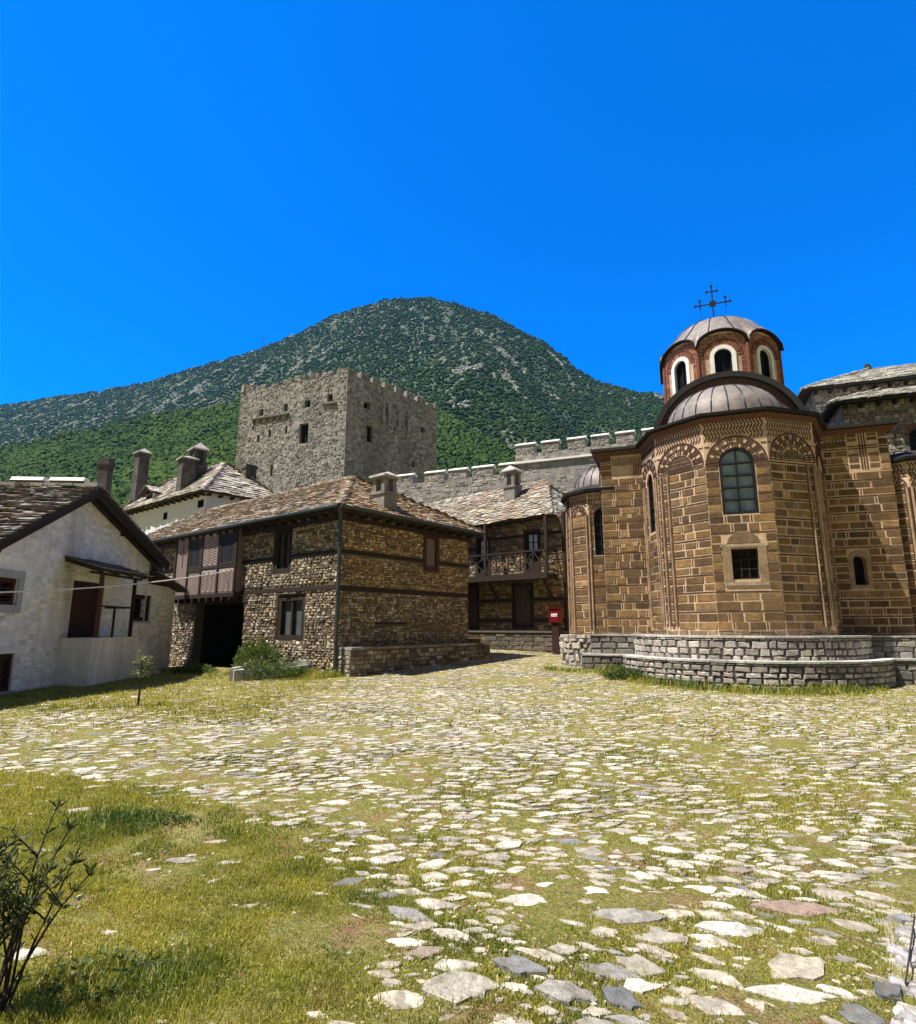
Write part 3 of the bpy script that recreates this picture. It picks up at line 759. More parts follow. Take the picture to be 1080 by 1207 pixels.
    tag(cb.build('cable', M_CABLE), 'pale cable slung across the white gable wall to the gallery', 'cable')

# ------------------------------------------------------------------ white building with dormer behind
def build_white_back():
    RX, RY, LX, LY = .628, .778, -.778, .628; K = (-15.65, 36.0)
    def H(a, b, z): return (K[0] + RX * a + LX * b, K[1] + RY * a + LY * b, z)
    t = thing('white_building', 'white plastered building with small windows, dormer and tall sooty chimneys', 'house', (K[0], K[1], 0))
    FL = Frame((*K, 0), (LX, LY, 0), (-.628, -.778, 0)); FR = Frame((*K, 0), (RX, RY, 0), (.778, -.628, 0))
    hs = [(.2, .95, 9.0, 9.5), (4.9, 5.5, 8.75, 9.25)]
    mb = MB(); sheet(mb, FL, 0, 12, 0, 9.9, hs, .2); sheet(mb, FR, 0, 5.6, 0, 9.9)
    mb.face([H(5.6, 0, 0), H(5.6, 12, 0), H(5.6, 12, 9.9), H(5.6, 0, 9.9)]); mb.face([H(5.6, 12, 0), H(0, 12, 0), H(0, 12, 9.9), H(5.6, 12, 9.9)])
    mb.build('wall', mat('white_plaster', (.66, .68, .72), .1, 4, .9, .2), t)
    for h in hs: window(FL, *h, t, M_TIMBER, M_GLASS, 2, 1, .07, .03, -.15, -.02)
    rf = MB(); ze, zr = 9.9, 12.9; o = .5
    P = [(.46, .42, .36), (.36, .32, .27), (.56, .52, .46), (.27, .24, .2), (.42, .36, .3)]
    hip_plane(rf, H(-o, 12.5, ze), H(-o, -o, ze), H(2.8, 3.1, zr), H(2.8, 10.5, zr), row=.3, wd=(.3, .75), th=.05, pals=P)
    hip_plane(rf, H(-o, -o, ze), H(6.1, -o, ze), H(2.8, 3.1, zr), H(2.8, 3.1, zr), row=.3, wd=(.3, .75), th=.05, pals=P)
    hip_plane(rf, H(6.1, 12.5, ze), H(-o, 12.5, ze), H(2.8, 10.5, zr), H(2.8, 10.5, zr), row=.4, wd=(.4, .9), pals=P)
    hip_plane(rf, H(6.1, -o, ze), H(6.1, 12.5, ze), H(2.8, 10.5, zr), H(2.8, 3.1, zr), row=.4, wd=(.4, .9), pals=P)
    ridge_line(rf, H(-o, -o, ze + .06), H(2.8, 3.1, zr + .06), P); ridge_line(rf, H(2.8, 3.1, zr + .06), H(2.8, 10.5, zr + .06), P)
    ro = rf.build('roof', [M_UNDER, M_SLATE], t)
    rr = MB()
    for k in range(16): rr.beam(H(-.4, .1 + k * .78, ze - .16), H(.1, .1 + k * .78, ze - .16), .14, .14)
    for k in range(7): rr.beam(H(.1 + k * .78, -.4, ze - .16), H(.1 + k * .78, .1, ze - .16), .14, .14)
    rr.build('rafter_ends', M_TIMBER, ro)
    # dormer on the left slope
    db = MB(); D = Frame(H(.2, 8.3, 0), (LX, LY, 0), (-.628, -.778, 0))
    db.box(D, -.65, .65, 9.9, 11.0, -2.4, 0); do = db.build('dormer', M_WHITE, t)
    window(D, -.45, .45, 10.15, 10.95, do, M_TIMBER, M_PANE, 2, 1, .07, .03, .001, .05, name='dormer_window')
    dr = MB(); p = lambda u, z, w: D.p(u, z, w)
    hip_plane(dr, p(1.0, 11.0, -2.6), p(1.0, 11.0, .35), p(0, 11.55, .35), p(0, 11.55, -2.6), row=.3, pals=P)
    hip_plane(dr, p(-1.0, 11.0, .35), p(-1.0, 11.0, -2.6), p(0, 11.55, -2.6), p(0, 11.55, .35), row=.3, pals=P); dr.build('dormer_roof', [M_UNDER, M_SLATE], do)
    chimney(t, H(.9, 11.9, 0), 9.9, 15.2, .85, M_SOOT, 'peak', ang=.9)
    chimney(t, H(1.5, 4.4, 0), 10.4, 14.3, .95, M_SOOT, 'cap', ang=.75)
    chimney(t, H(4.04, 2.0, 0), 10.6, 12.8, .82, M_SOOT, 'flat', ang=.75)
    # lime streaks on the largest chimney: a second, lower flue beside it
    chimney(t, H(.55, 3.9, 0), 10.2, 13.0, .95, M_SOOT, 'peak', ang=.75)

# ------------------------------------------------------------------ keep
def build_tower():
    t = thing('stone_tower', 'massive square grey stone keep with battlements rising above the roofs', 'tower', (-10.9, 55, 0))
    D1 = np.array((-.9222, .3867)); D2 = np.array((.6417, .7670)); A = np.array((-10.9, 55.0)); w1, w2 = 13.45, 13.2
    F1 = Frame((*A, 0), (*D1, 0), (-.3867, -.9222, 0)); F2 = Frame((*A, 0), (*D2, 0), (.767, -.6417, 0))
    B = A + D1 * w1; C = A + D2 * w2; Dd = B + C - A
    F3 = Frame((*C, 0), (*D1, 0), (.3867, .9222, 0)); F4 = Frame((*B, 0), (*D2, 0), (-.767, .6417, 0))
    h1 = [(10.2, 10.85, 23.3, 24.1), (7.1, 7.6, 23.35, 24.2), (4.3, 5.05, 23.4, 24.2), (1.65, 2.3, 23.6, 24.45), (4.4, 5.5, 19.65, 21.75), (10.5, 10.85, 20.5, 21.3), (9.05, 9.4, 20.8, 21.6), (7.0, 7.3, 20.9, 21.8), (8.55, 8.9, 16.6, 17.9), (11.3, 11.6, 21.9, 22.3), (2.9, 3.2, 22.3, 22.6)]
    h2 = [(2.2, 3.1, 23.3, 24.1), (5.2, 5.9, 23.4, 24.2), (8.1, 8.8, 23.0, 23.7), (10.5, 11.2, 22.9, 23.6), (2.7, 3.5, 19.9, 21.7), (9.2, 9.7, 18.6, 19.4), (6.4, 6.8, 22.0, 22.5)]
    mb = MB(); zt = 26.35
    for F, w, hs in ((F1, w1, h1), (F2, w2, h2), (F3, w1, []), (F4, w2, [])): sheet(mb, F, 0, w, 0, zt, hs, .6)
    rubble(mb, F1, .05, w1, 10, zt, h1, (.14, .27), (.2, .55), gap=.06, h=(.0, .06), pals=P_TOWER, miss=.25, jit=1.8)
    rubble(mb, F2, .05, w2, 12, zt, h2, (.14, .27), (.2, .55), gap=.06, h=(.0, .08), pals=P_TOWER, miss=.25, jit=1.8)
    mb.face([(*A, zt - .6), (*C, zt - .6), (*Dd, zt - .6), (*B, zt - .6)])
    # dark lining behind the openings
    for F, hs in ((F1, h1), (F2, h2)):
        for h in hs: mb.box(F, h[0] - .1, h[1] + .1, h[2] - .1, h[3] + .1, -.9, -.601, 2)
    mb.build('wall', [M_TOWER, M_TSTONE, M_DARK], t)
    for F, w, vis in ((F1, w1, 1), (F2, w2, 1), (F3, w1, 0), (F4, w2, 0)):
        n = 8; st = w / n
        for k in range(n):
            u = k * st; ht = zt + U(.3, .75); m = MB(); ww = st * U(.6, .88)
            g = Frame(F.o, F.u, F.w)
            m.box(F, u + (.02 if k else 0), u + ww, zt, ht, -.55, .0, 0)
            if vis: rubble(m, F, u + .03, u + ww, zt, ht, (), (.16, .26), (.25, .5), gap=.05, h=(.02, .07), pals=P_TOWER)
            for j in range(2): m.hexa([F.p(x, y, z) for y in (ht, ht + U(.06, .16)) for x, z in ((u + ww * (.5 * j), -.5), (u + ww * (.5 * j + .48), -.5), (u + ww * (.5 * j + .45), .02), (u + ww * (.5 * j + .05), .02))], 1, pal(P_TOWER), True)
            m.build('merlon', [M_TOWER, M_TSTONE], t)
    for q in ((6.8, 11.6, 22.95, 23.1, .22), (1.1, 2.8, 23.3, 23.42, .2)): b = MB(); b.box(F1, *q[:4], 0, q[4]); b.build('string_course', M_GREYM, t)
    for k in range(6):
        c = MB(); u = 7.0 + k * .85; c.hexa([F1.p(x, y, z) for y, d in ((22.45, .03), (22.949, .2)) for x, z in ((u, -.05), (u + .25, -.05), (u + .25, d), (u, d))]); c.build('corbel', M_GREYM, t)
    for k, u in enumerate((4.6, 5.4, 6.9, 8.3)):
        c = MB(); c.box(F2, u, u + .3, 22.3, 24.4 + .3 * (k % 2), -.1, .28); c.build('machicolation_pier', M_TOWER, t)
    window(F1, 4.4, 5.5, 19.65, 21.75, t, M_TIMBER, M_DARK, 2, 2, .12, .06, -.5, -.35)
    window(F2, 2.7, 3.5, 19.9, 21.7, t, M_TIMBER, M_DARK, 1, 2, .12, .06, -.5, -.35)
    r = MB(); Z = lambda u, z, w: F2.p(u, z, w)
    r.box(F2, 2.9, 5.2, 25.5, 27.2, -3.2, -1.2, 0)
    hip_plane(r, Z(2.6, 27.2, -.9), Z(5.5, 27.2, -.9), Z(5.3, 27.9, -2.4), Z(2.8, 27.9, -2.4), row=.4, pals=[(.5, .48, .44)]); r.build('stair_hut', [M_TOWER, M_SLATE], t)

# ------------------------------------------------------------------ battlemented walls
def build_walls():
    F = Frame((4.2, 44, 0), (.9207, -.3903, 0), (-.3903, -.9207, 0))
    t = thing('fortress_wall', 'long grey battlemented wall with white capped merlons, stepping up beside the church', 'wall', (4.2, 44, 0))
    mb = MB()
    for u0, u1, zt in ((-10.5, 0.2, 13.2), (.2, 22, 14.6)):
        sheet(mb, F, u0, u1, 0, zt); mb.box(F, u0, u1, 0, zt - .001, -.8, -.01)
    rubble(mb, F, -10.5, .2, 9, 13.2, (), (.14, .26), (.25, .7), gap=.05, h=(0, .04), pals=P_GREY, miss=.3); rubble(mb, F, .25, 12, 9, 14.6, (), (.14, .26), (.25, .7), gap=.05, h=(0, .03), pals=P_GREY, miss=.55)
    mb.build('wall_face', [M_TOWER, M_TSTONE], t)
    lb = MB(); lb.box(F, .15, 22, 13.86, 14.0, 0, .18); lb.build('string_course', M_CAP, t)
    ms = [(-10.2, -8.6, 13.2), (-7.5, -5.8, 13.2), (-5.37, -3.85, 13.2), (-3.33, -1.65, 13.2), (-1.1, 0.15, 13.2), (.26, 1.87, 14.6), (2.05, 3.57, 14.6), (4.28, 5.6, 14.6), (6.03, 7.25, 14.6), (7.79, 9.05, 14.6), (9.6, 10.9, 14.6), (11.4, 12.7, 14.6)]
    ms[5] = (.26, 1.75, 14.6); ms[6] = (2.3, 3.6, 14.6)
    for a, b, z in ms:
        m = MB(); m.box(F, a, b, z, z + .72, -.75, -.0, 0); rubble(m, F, a + .02, b - .02, z, z + .7, (), (.14, .22), (.2, .5), gap=.04, h=(.005, .04), pals=P_GREY)
        mo = m.build('merlon', [M_TOWER, M_TSTONE], t)
        c = MB(); ap = .2
        prof = [(.08, z + .721), (.08, z + .79), (-.37, z + .79 + ap), (-.82, z + .79), (-.82, z + .721)]
        k = len(prof); L = [F.p(a - .05, y, x) for x, y in prof]; Rr = [F.p(b + .05, y, x) for x, y in prof]
        c.face(L); c.face(Rr[::-1])
        for i in range(k): j = (i + 1) % k; c.face([L[i], Rr[i], Rr[j], L[j]])
        c.build('merlon_cap', M_CAP, mo)
    # far wall glimpsed over the white house
    G = Frame((-34, 40.5, 0), (.99, .06, 0), (.06, -.99, 0))
    t2 = thing('rampart_wall', 'low reddish rampart with white caps behind the white house roof', 'wall', (-34, 40.5, 0))
    m = MB(); sheet(m, G, -4, 8.2, 0, 11.5); m.box(G, -4, 8.2, 0, 11.45, -.8, -.01); rubble(m, G, -4, 8.2, 6, 11.5, (), (.14, .26), (.25, .7), pals=[(.14, .08, .06), (.18, .11, .08), (.11, .07, .055)], miss=.2); m.build('wall_face', [M_GREYM, M_STONE], t2)
    for a, b in ((-2.6, -.4), (2.5, 4.6), (5.15, 7.4)):
        m = MB(); m.box(G, a, b, 11.5, 11.85, -.7, 0); mo = m.build('merlon', M_GREYM, t2)
        c = MB(); c.hexa([G.p(u, v, w) for v, e in ((11.851, .06), (12.12, -.12)) for u, w in ((a - .05, e), (b + .05, e), (b + .05, -.78 - e * .5), (a - .05, -.78 - e * .5))]); c.build('merlon_cap', M_CAP, mo)
# ------------------------------------------------------------------ church
TH = radians(-20); CN = (sin(TH), -cos(TH)); CT = (cos(TH), sin(TH)); CC = (9.53, 20.29)
def cl(s, d, c=CC): return (c[0] + s * CT[0] + d * CN[0], c[1] + s * CT[1] + d * CN[1])
def sd(x, y): dx, dy = x - CC[0], y - CC[1]; return dx * CT[0] + dy * CT[1], dx * CN[0] + dy * CN[1]
def cf(s, d, z=0, side=0):
    """frame facing out of the church front; side -1 / +1 faces left / right"""
    p = cl(s, d)
    if side == 0: return Frame((*p, z), (*CT, 0))
    if side < 0: return Frame((*p, z), (*CN, 0), (-CT[0], -CT[1], 0))
    return Frame((*p, z), (-CN[0], -CN[1], 0), (*CT, 0))
def apse_facets(s0, d0, R, angs):
    out = []
    for a in angs:
        a0, a1 = radians(a - 18), radians(a + 18)
        p = cl(s0 + R * sin(a0), d0 + R * cos(a0)); q = cl(s0 + R * sin(a1), d0 + R * cos(a1))
        out.append((Frame((*p, 0), (q[0] - p[0], q[1] - p[1], 0)), hypot(q[0] - p[0], q[1] - p[1])))
    return out
M_PODM = mat('dark_podium_mortar', (.08, .073, .065), .3, 5, .95, .5, 20)  # dark mortar of the podium joints
def colonnette(mb, F, u, v0, v1, r=.032, m=1):
    for s in (-1, 1): mb.slab(F, [(u + s * .06 - .016, v0), (u + s * .06 + .016, v0), (u + s * .06 + .016, v1), (u + s * .06 - .016, v1)], 0, .006, 0, 2, (.045, .025, .016))  # dark strips painted in for the shade beside each colonnette
    mb.tube([F.p(u, v0, .02), F.p(u, v1, .02)], r, 8, m, (.36, .24, .15))
def arch_field(mb, F, L, sp, r, win=None, inner=None):
    cu = L / 2
    arc_line(mb, F, cu, sp, r, .045, 2, (.075, .034, .024), .022)
    arc_line(mb, F, cu, sp, r - .2, .022, 2, (.08, .036, .026), .018)
    arc_bricks(mb, F, cu, sp, r - .18, r - .04, 8, 3, 2)
    arc_bricks(mb, F, cu, sp, r - .36, r - .22, 7, 3, 2)
    if inner:
        ri = r - .4; arc_line(mb, F, cu, sp, ri, .025, 2, (.08, .036, .026), .02)
        mb.bar(F, (cu - r, sp - .02), (cu + r, sp - .02), .025, 0, .018, 2, (.075, .034, .024))
        if inner == 'lozenge':
            for k in range(9):
                for s in (-1, 1):
                    x = cu - ri + (k + .5) * 2 * ri / 9
                    for j in range(5):
                        y = sp + .03 + j * .1
                        if hypot(x - cu, y + .08 - sp) < ri - .03: mb.bar(F, (x - s * .035, y), (x + s * .035, y + .09), .02, 0, .016, 2, pal(P_DBRICK))
        else:
            for j in range(9):
                y = sp - .1 + j * .06; w = sqrt(max(0, ri * ri - max(0, y - sp) ** 2))
                if w > .06:
                    mb.bar(F, (cu - w, y), (cu + w, y), .022, 0, .012 + .004 * (j % 2), 2, pal(P_DBRICK))
    else:
        for s in (-1, 1): mb.bar(F, (cu + s * (r - .36), sp - .02), (cu + s * r, sp - .02), .025, 0, .018, 2, (.075, .034, .024))
def spandrel(mb, F, L, sp, r, v1):
    ex = lambda u, v: (v < sp + r + .1 and hypot(u - L / 2, v - sp) < r + .06)
    zigzag(mb, F, .02, L - .02, v1 - .3, v1, .095, 2, .04, ex=ex, lean=.8); zigzag(mb, F, .02, L - .02, v1 - .6, v1 - .32, .1, 2, .036, ex=ex, lean=.8)
    for u in (.1, L - .1):
        for j in range(5):
            v = sp + .2 + j * .09
            if hypot(u - L / 2, v - sp) > r + .1: mb.bar(F, (u - .07, v), (u + .07, v), .026, 0, .014, 2, pal(P_DBRICK))

def build_church():
    t = thing('church', 'brown stone and brick domed church with polygonal apse, lead roofs and cross', 'church', (*CC, 0))
    mats = [M_PINK, M_ASHLAR, M_BRICK]
    R = 2.91; Z0, Z1 = .8, 8.12
    fac = apse_facets(0, 0, R, (-72, -36, 0, 36, 72))
    # apse wall
    mb = MB(); sp = 6.68
    for i, (F, L) in enumerate(fac):
        holes = []
        if i == 2: holes = [(L / 2 - .5, L / 2 + .5, 5.05, 7.16, 1), (.53, 1.26, 3.08, 4.0)]
        if i == 0: holes = [(L / 2 - .36, L / 2 + .36, 4.9, 7.0, 1)]
        sheet(mb, F, 0, L, Z0, Z1, holes, .3)
        ex = [(.3, 1.5, 2.98, 4.32)] if i == 2 else []
        top = sp - .04
        cols = {0: (.12, .3, L - .3, L - .12), 1: (.14, .4), 2: (), 3: (L - .36, L - .12), 4: (.12, .3, L - .3)}[i]
        ex2 = [(u - .06, u + .06, 1.7, top) for u in cols]
        ashlar(mb, F, .0, L, 1.62, top, holes + ex + ex2)
        rubble(mb, F, 0, L, Z0, 1.6, (), (.12, .2), (.3, .7), pals=[(.2, .14, .08), (.16, .115, .07), (.24, .17, .1)])
        for u in cols: colonnette(mb, F, u, 1.7, top)
        r = .85
        if i == 2: arch_field(mb, F, L, 6.66, r)
        elif i == 1: arch_field(mb, F, L, 6.72, r, inner='bars')
        elif i == 3: arch_field(mb, F, L, 6.72, r, inner='lozenge')
        else: arch_field(mb, F, L, 6.64, r)
        spandrel(mb, F, L, sp, r, 8.02)
        if i == 2:   # dressed surround of the square window
            for a, b, c, d in ((.3, .53, 3.0, 4.05), (1.26, 1.49, 3.0, 4.05), (.24, 1.55, 4.055, 4.14), (.3, 1.5, 2.9, 2.995)):
                mb.box(F, a, b, c, d, -.05, .035, 1, (.27, .19, .11) if d < 4.1 and c > 2.95 else (.36, .28, .19))
            mb.slab(F, [(.42, 4.16), (1.36, 4.16), (1.3, 4.34), (1.1, 4.5), (.9, 4.54), (.7, 4.5), (.48, 4.34)], 0, .025, .02, 1, (.2, .13, .07))
    mb.build('apse_wall', mats, t)
    F, L = fac[2]
    window(F, L / 2 - .5, L / 2 + .5, 5.05, 7.16, t, M_IRON, M_CURT, 2, 4, .075, .035, -.2, .0, True, 'apse_window')
    window(F, .53, 1.26, 3.08, 4.0, t, M_TIMBER, M_DARK, 3, 3, .04, .03, -.25, -.12, False, 'square_window')
    F, L = fac[0]; window(F, L / 2 - .36, L / 2 + .36, 4.9, 7.0, t, M_IRON, M_GLASS, 2, 4, .07, .03, -.2, -.05, True, 'apse_window')
    # cornice and lead eaves of the apse
    cb = MB()
    def ringpts(r, z, angs): return [(*cl(r * sin(radians(a)), r * cos(radians(a))), z) for a in angs]
    A5 = [-95] + [-90 + 36 * k for k in range(6)] + [95]
    for z0, z1, r in ((8.02, 8.1, R + .05), (8.1, 8.17, R + .12)):
        cb.grid([ringpts(R - .1, z0, A5), ringpts(r, z0, A5), ringpts(r, z1, A5), ringpts(R - .1, z1, A5)], 0, (.15, .07, .04))
    cb.build('cornice', M_BRICK, t)
    eb = MB(); eb.grid([ringpts(R - .3, 8.18, A5), ringpts(R + .26, 8.22, A5), ringpts(R + .27, 8.29, A5), ringpts(2.04, 8.66, A5)]); eb.build('apse_eave', M_DLEAD, t)
    # half dome
    hb = MB(); rr = 2.0; rows = []
    def hd(a, e): return (*cl(rr * sin(a) * cos(e), rr * cos(a) * cos(e) - .05), 8.6 + 1.52 * sin(e))
    for j in range(13): rows.append([hd(-pi / 2 + pi * k / 36, pi / 2 * j / 12) for k in range(37)])
    hb.grid(rows); hd_o = hb.build('apse_roof', M_LEAD, t, True)
    sb = MB()
    for k in range(13):
        a = -pi / 2 + pi * k / 12; sb.tube([tuple(np.array(hd(a, pi / 2 * j / 10)) + (0, 0, .012)) for j in range(10)], .024, 5)
    sb.build('roof_seam', M_SEAM, hd_o)
    # vault end with the thick dark lead arch
    vb = MB(); s0, zc = .12, 8.13
    FA = cf(s0, 0)
    out = [(2.64 * cos(pi * k / 32), zc + 2.64 * sin(pi * k / 32)) for k in range(33)]; inn = [(2.44 * cos(pi * k / 32), zc + 2.44 * sin(pi * k / 32)) for k in range(33)]
    for k in range(32):
        P = [FA.p(*q, w) for w in (-.3, .1) for q in (out[k], out[k + 1], inn[k + 1], inn[k])]; vb.hexa(P)
    vo = vb.build('vault_roof_edge', M_DLEAD, t)
    tb = MB(); tb.face([FA.p(u, v, -.08) for u, v in inn]); tb.build('tympanum', mat('dark_brickwork', (.1, .06, .045), .3, 12, .9, .4), t)
    br = MB(); br.grid([[FA.p(u * .985, zc + (v - zc) * .985, w) for u, v in out] for w in (-.3, -6.0)]); br.build('vault_roof', M_DLEAD, t, True)
    # side bays flanking the apse
    for side in (-1, 1):
        mb = MB(); s_a, s_b = (-4.4, -2.5) if side < 0 else (2.5, 4.82)
        F = cf(s_a, 0); L = s_b - s_a
        holes = [(3.42 - s_a, 3.78 - s_a, 3.0, 3.95, 1)] if side > 0 else []
        sheet(mb, F, 0, L, Z0, 8.1, holes, .35)
        dec = [(.42, 1.62, 7.2, 7.95)] if side < 0 else [(3.66 - s_a, 4.54 - s_a, 6.75, 8.1)]
        ex = dec + ([(3.3 - s_a, 3.9 - s_a, 2.9, 4.1)] if side > 0 else [])
        ashlar(mb, F, 0, L, 1.5, 8.05, holes + ex); rubble(mb, F, 0, L, Z0, 1.48, (), (.12, .2), (.3, .7), pals=[(.2, .14, .08), (.16, .115, .07)])
        if side < 0:
            for k in range(20):
                u = .45 + k * .058; mb.bar(F, (u + .012, 7.2 + (0 if k > 12 else .42)), (u, 7.92), .02, 0, .014, 2, pal(P_DBRICK))
            for (u, v) in ((.9, 5.6), (.62, 4.5), (1.05, 4.55)): mb.slab(F, [(u, v), (u + .17, v), (u + .17, v + .16), (u, v + .16)], 0, .03, .01, 1, (.42, .33, .2))
        else:
            c = 4.1 - s_a
            for d in (-.075, 0, .075): mb.bar(F, (c + d, 6.8), (c + d, 8.02), .026, 0, .02, 2, pal(P_DBRICK))
            for d in (-.06, .02): mb.bar(F, (c - .42, 7.55 + d), (c + .42, 7.55 + d), .03, .021, .03, 2, pal(P_DBRICK))
            for k in range(6): u = .55 + k * .1; mb.bar(F, (u, 7.75), (u + .05, 7.98), .03, 0, .014, 2, pal(P_DBRICK))
            for a, b in ((3.68, 3.95), (4.25, 4.52)):
                for v in (6.85, 7.05, 7.2, 7.75, 7.9): mb.slab(F, [(a - s_a, v), (b - s_a, v), (b - s_a, v + .11), (a - s_a, v + .11)], 0, .015, .005, 1, pal(P_CHURCH))
            ring(mb, F, outline(3.3 - s_a, 3.9 - s_a, 2.9, 4.1, True), outline(3.42 - s_a, 3.78 - s_a, 3.0, 3.95, True), 0, .03, 1, (.3, .21, .13))
            mb.box(F, 3.4 - s_a, 3.8 - s_a, 2.9, 4.0, -.6, -.36, 2, (.01, .008, .007))
        # outer cheek
        G = cf(s_a, -5, 0, -1) if side < 0 else cf(s_b, 0, 0, 1)
        sheet(mb, G, 0, 5, Z0, 8.1); ashlar(mb, G, 0 if side > 0 else 2.5, 2.5 if side > 0 else 5, 1.5, 8.05)
        mb.build('side_bay', mats, t)
        e = MB(); fl = cf(s_a, 0)
        a, b = (-.3, L + .1) if side < 0 else (-.1, L + .3)
        e.box(fl, a + .15, b - .15, 8.02, 8.1, -5, .06, 1, (.15, .07, .04)); e.box(fl, a + .08, b - .08, 8.101, 8.17, -5, .13, 1, (.15, .07, .04))
        e.hexa([fl.p(u, z, w) for z, k in ((8.175, 1), (8.28, 1.0)) for u, w in ((a, .28), (b, .28), (b, -5.2), (a, -5.2))]); e.build('side_bay_eave', [M_DLEAD, M_BRICK], t)
    # main body behind
    bb = MB(); F = cf(-4.35, -5)
    bb.box(F, 0, 9.1, 0, 8.0, -9, -.0, 0); bb.box(F, -.2, 9.3, 8.0, 8.35, -9.2, .2, 1); bb.build('nave', [M_PINK, M_DLEAD], t)
    # drum and dome
    dc = cl(.25, -3.05); ap = 2.12; half = ap * tan(pi / 8); zb, zs = 9.3, 12.2
    db = MB(); mbw = []
    for k in range(8):
        a = radians(45 * k); nx, ny = CT[0] * sin(a) + CN[0] * cos(a), CT[1] * sin(a) + CN[1] * cos(a)
        tx, ty = -ny, nx
        F = Frame((dc[0] + nx * ap - tx * half, dc[1] + ny * ap - ty * half, 0), (tx, ty, 0), (nx, ny, 0))
        L = 2 * half; h = [(L / 2 - .4, L / 2 + .4, 10.35, 12.2, 1)]
        sheet(db, F, 0, L, zb, zs, h, .3)
        rr_ = L / 2; rise = .62
        cap = [(L * i / 14, zs + rise * sqrt(max(0, 1 - (2 * i / 14 - 1) ** 2))) for i in range(15)]
        db.face([F.p(u, v) for u, v in cap])
        hx = [(L / 2 - .62, L / 2 + .62, 10.2, 12.42, 1)]
        bricks(db, F, .1, L - .1, zb + .2, zs + rise - .1, hx, lim=lambda v: (.02, L - .02) if v < zs else (L / 2 - L / 2 * sqrt(max(0, 1 - ((v - zs) / rise) ** 2)) + .03, L / 2 + L / 2 * sqrt(max(0, 1 - ((v - zs) / rise) ** 2)) - .03))
        cu, spn = L / 2, 12.2 - .4
        for q in range(19):
            b = pi * (q + .5) / 19; db.bar(F, (cu - .5 * cos(b), spn + .5 * sin(b)), (cu - .66 * cos(b), spn + .66 * sin(b)), .05, 0, .03, 1, pal(P_BRICK))
        arc_line(db, F, cu, spn, .7, .03, 1, (.1, .04, .03), .03)
        if k in (0, 1, 2, 6, 7): mbw.append((F, L))
        # corner shaft
        p0 = F.p(0, zb); p1 = F.p(0, zs); db.tube([p0, p1], .07, 8, 1, (.2, .075, .05))
    db.build('drum', [M_PINK, M_BRICK], t)
    for F, L in mbw:
        o = outline(L / 2 - .46, L / 2 + .46, 10.3, 12.26, True); i = outline(L / 2 - .46, L / 2 + .46, 10.3, 12.26, True, .15)
        m = MB(); ring(m, F, o, i, -.1, .05); w = m.build('drum_window', M_CAP, t)
        ib = MB(); i2 = outline(L / 2 - .46, L / 2 + .46, 10.3, 12.26, True, .2); ring(ib, F, i, i2, -.2, -.06); ib.box(F, L / 2 - .015, L / 2 + .015, 10.5, 12.05, -.2, -.1); ib.build('window_frame', M_IRON, w)
        p = MB(); p.poly(F, i, -.16); p.build('pane', M_GLASS, w)
    # scalloped dome
    NA = 160; rows = []
    prof = [1.0, .93, .86, .75, .6, .45, .3, .15, .0]
    def dome_pt(a, s):
        aa = (a + pi / 8) % (pi / 4) - pi / 8; re = (ap + .14) / cos(aa); x = tan(aa) / tan(pi / 8)
        ze = zs + .05 + .64 * sqrt(max(0, 1 - x * x)); rm = 2.0; zd0 = 12.62; rise = 1.62
        if s >= .86: k = (s - .86) / .14; r = rm * .9 * (1 - k) + re * k; zd = zd0 + rise * sqrt(max(0, 1 - .9 ** 2)); z = zd * (1 - k ** 1.0) + ze * k
        else: r = rm * .9 * s / .86; z = zd0 + rise * sqrt(1 - (r / rm) ** 2)
        return (dc[0] + r * (CT[0] * sin(a) + CN[0] * cos(a)), dc[1] + r * (CT[1] * sin(a) + CN[1] * cos(a)), z)
    for s in prof: rows.append([dome_pt(2 * pi * k / NA, s) for k in range(NA)])
    ro = MB(); ro.grid(rows, close=True); dm = ro.build('dome', M_LEAD, t, True)
    eb = MB()
    edge = [dome_pt(2 * pi * k / NA, 1.0) for k in range(NA)]
    eb.tube([tuple(np.array(p) + (0, 0, -.03)) for p in edge + edge[:1]], .038, 6, cap=False)
    under = []
    for k in range(NA):
        a = 2 * pi * k / NA; p = np.array(edge[k]); c = np.array((*dc, p[2])); under.append(tuple(c + (p - c) * .86 + np.array((0, 0, -.04))))
    eb.grid([[tuple(np.array(p) + (0, 0, -.04)) for p in edge], under], close=True); eb.build('dome_eave', M_DLEAD, dm)
    se = MB()
    for k in range(16):
        a = 2 * pi * (k + .5) / 16; se.tube([tuple(np.array(dome_pt(a, s)) + (0, 0, .015)) for s in (1, .93, .86, .75, .6, .45, .3, .15, .03)], .026, 5)
    se.build('roof_seam', M_SEAM, dm)
    # cross
    cx = MB(); zt = 14.22; X = Frame((*dc, 0), (*CT, 0))
    cx.tube([X.p(0, zt - .05), X.p(0, zt + .08)], [.12, .09], 10, 1); cx.tube([X.p(0, zt), X.p(0, 15.95)], .03, 8)
    ch = 15.15; cx.tube([X.p(-.68, ch), X.p(.68, ch)], .028, 8)
    for u, v in ((-.5, ch), (.5, ch)):
        cx.tube([X.p(u, v - .17), X.p(u, v + .22)], .028, 6)
    cx.tube([X.p(-.2, 15.72), X.p(.2, 15.72)], .026, 6)
    for u, v in ((-.68, ch), (.68, ch), (-.5, ch + .22), (.5, ch + .22), (-.2, 15.72), (.2, 15.72), (0, 15.97)): cx.tube([X.p(u, v, -.035), X.p(u, v, .035)], .05, 8)
    cx.tube([X.p(0, ch, -.03), X.p(0, ch, .03)], .13, 14)
    for k in range(8):
        b = pi * k / 4; cx.bar(X, (0, ch), (.2 * cos(b), ch + .2 * sin(b)), .035, -.015, .015)
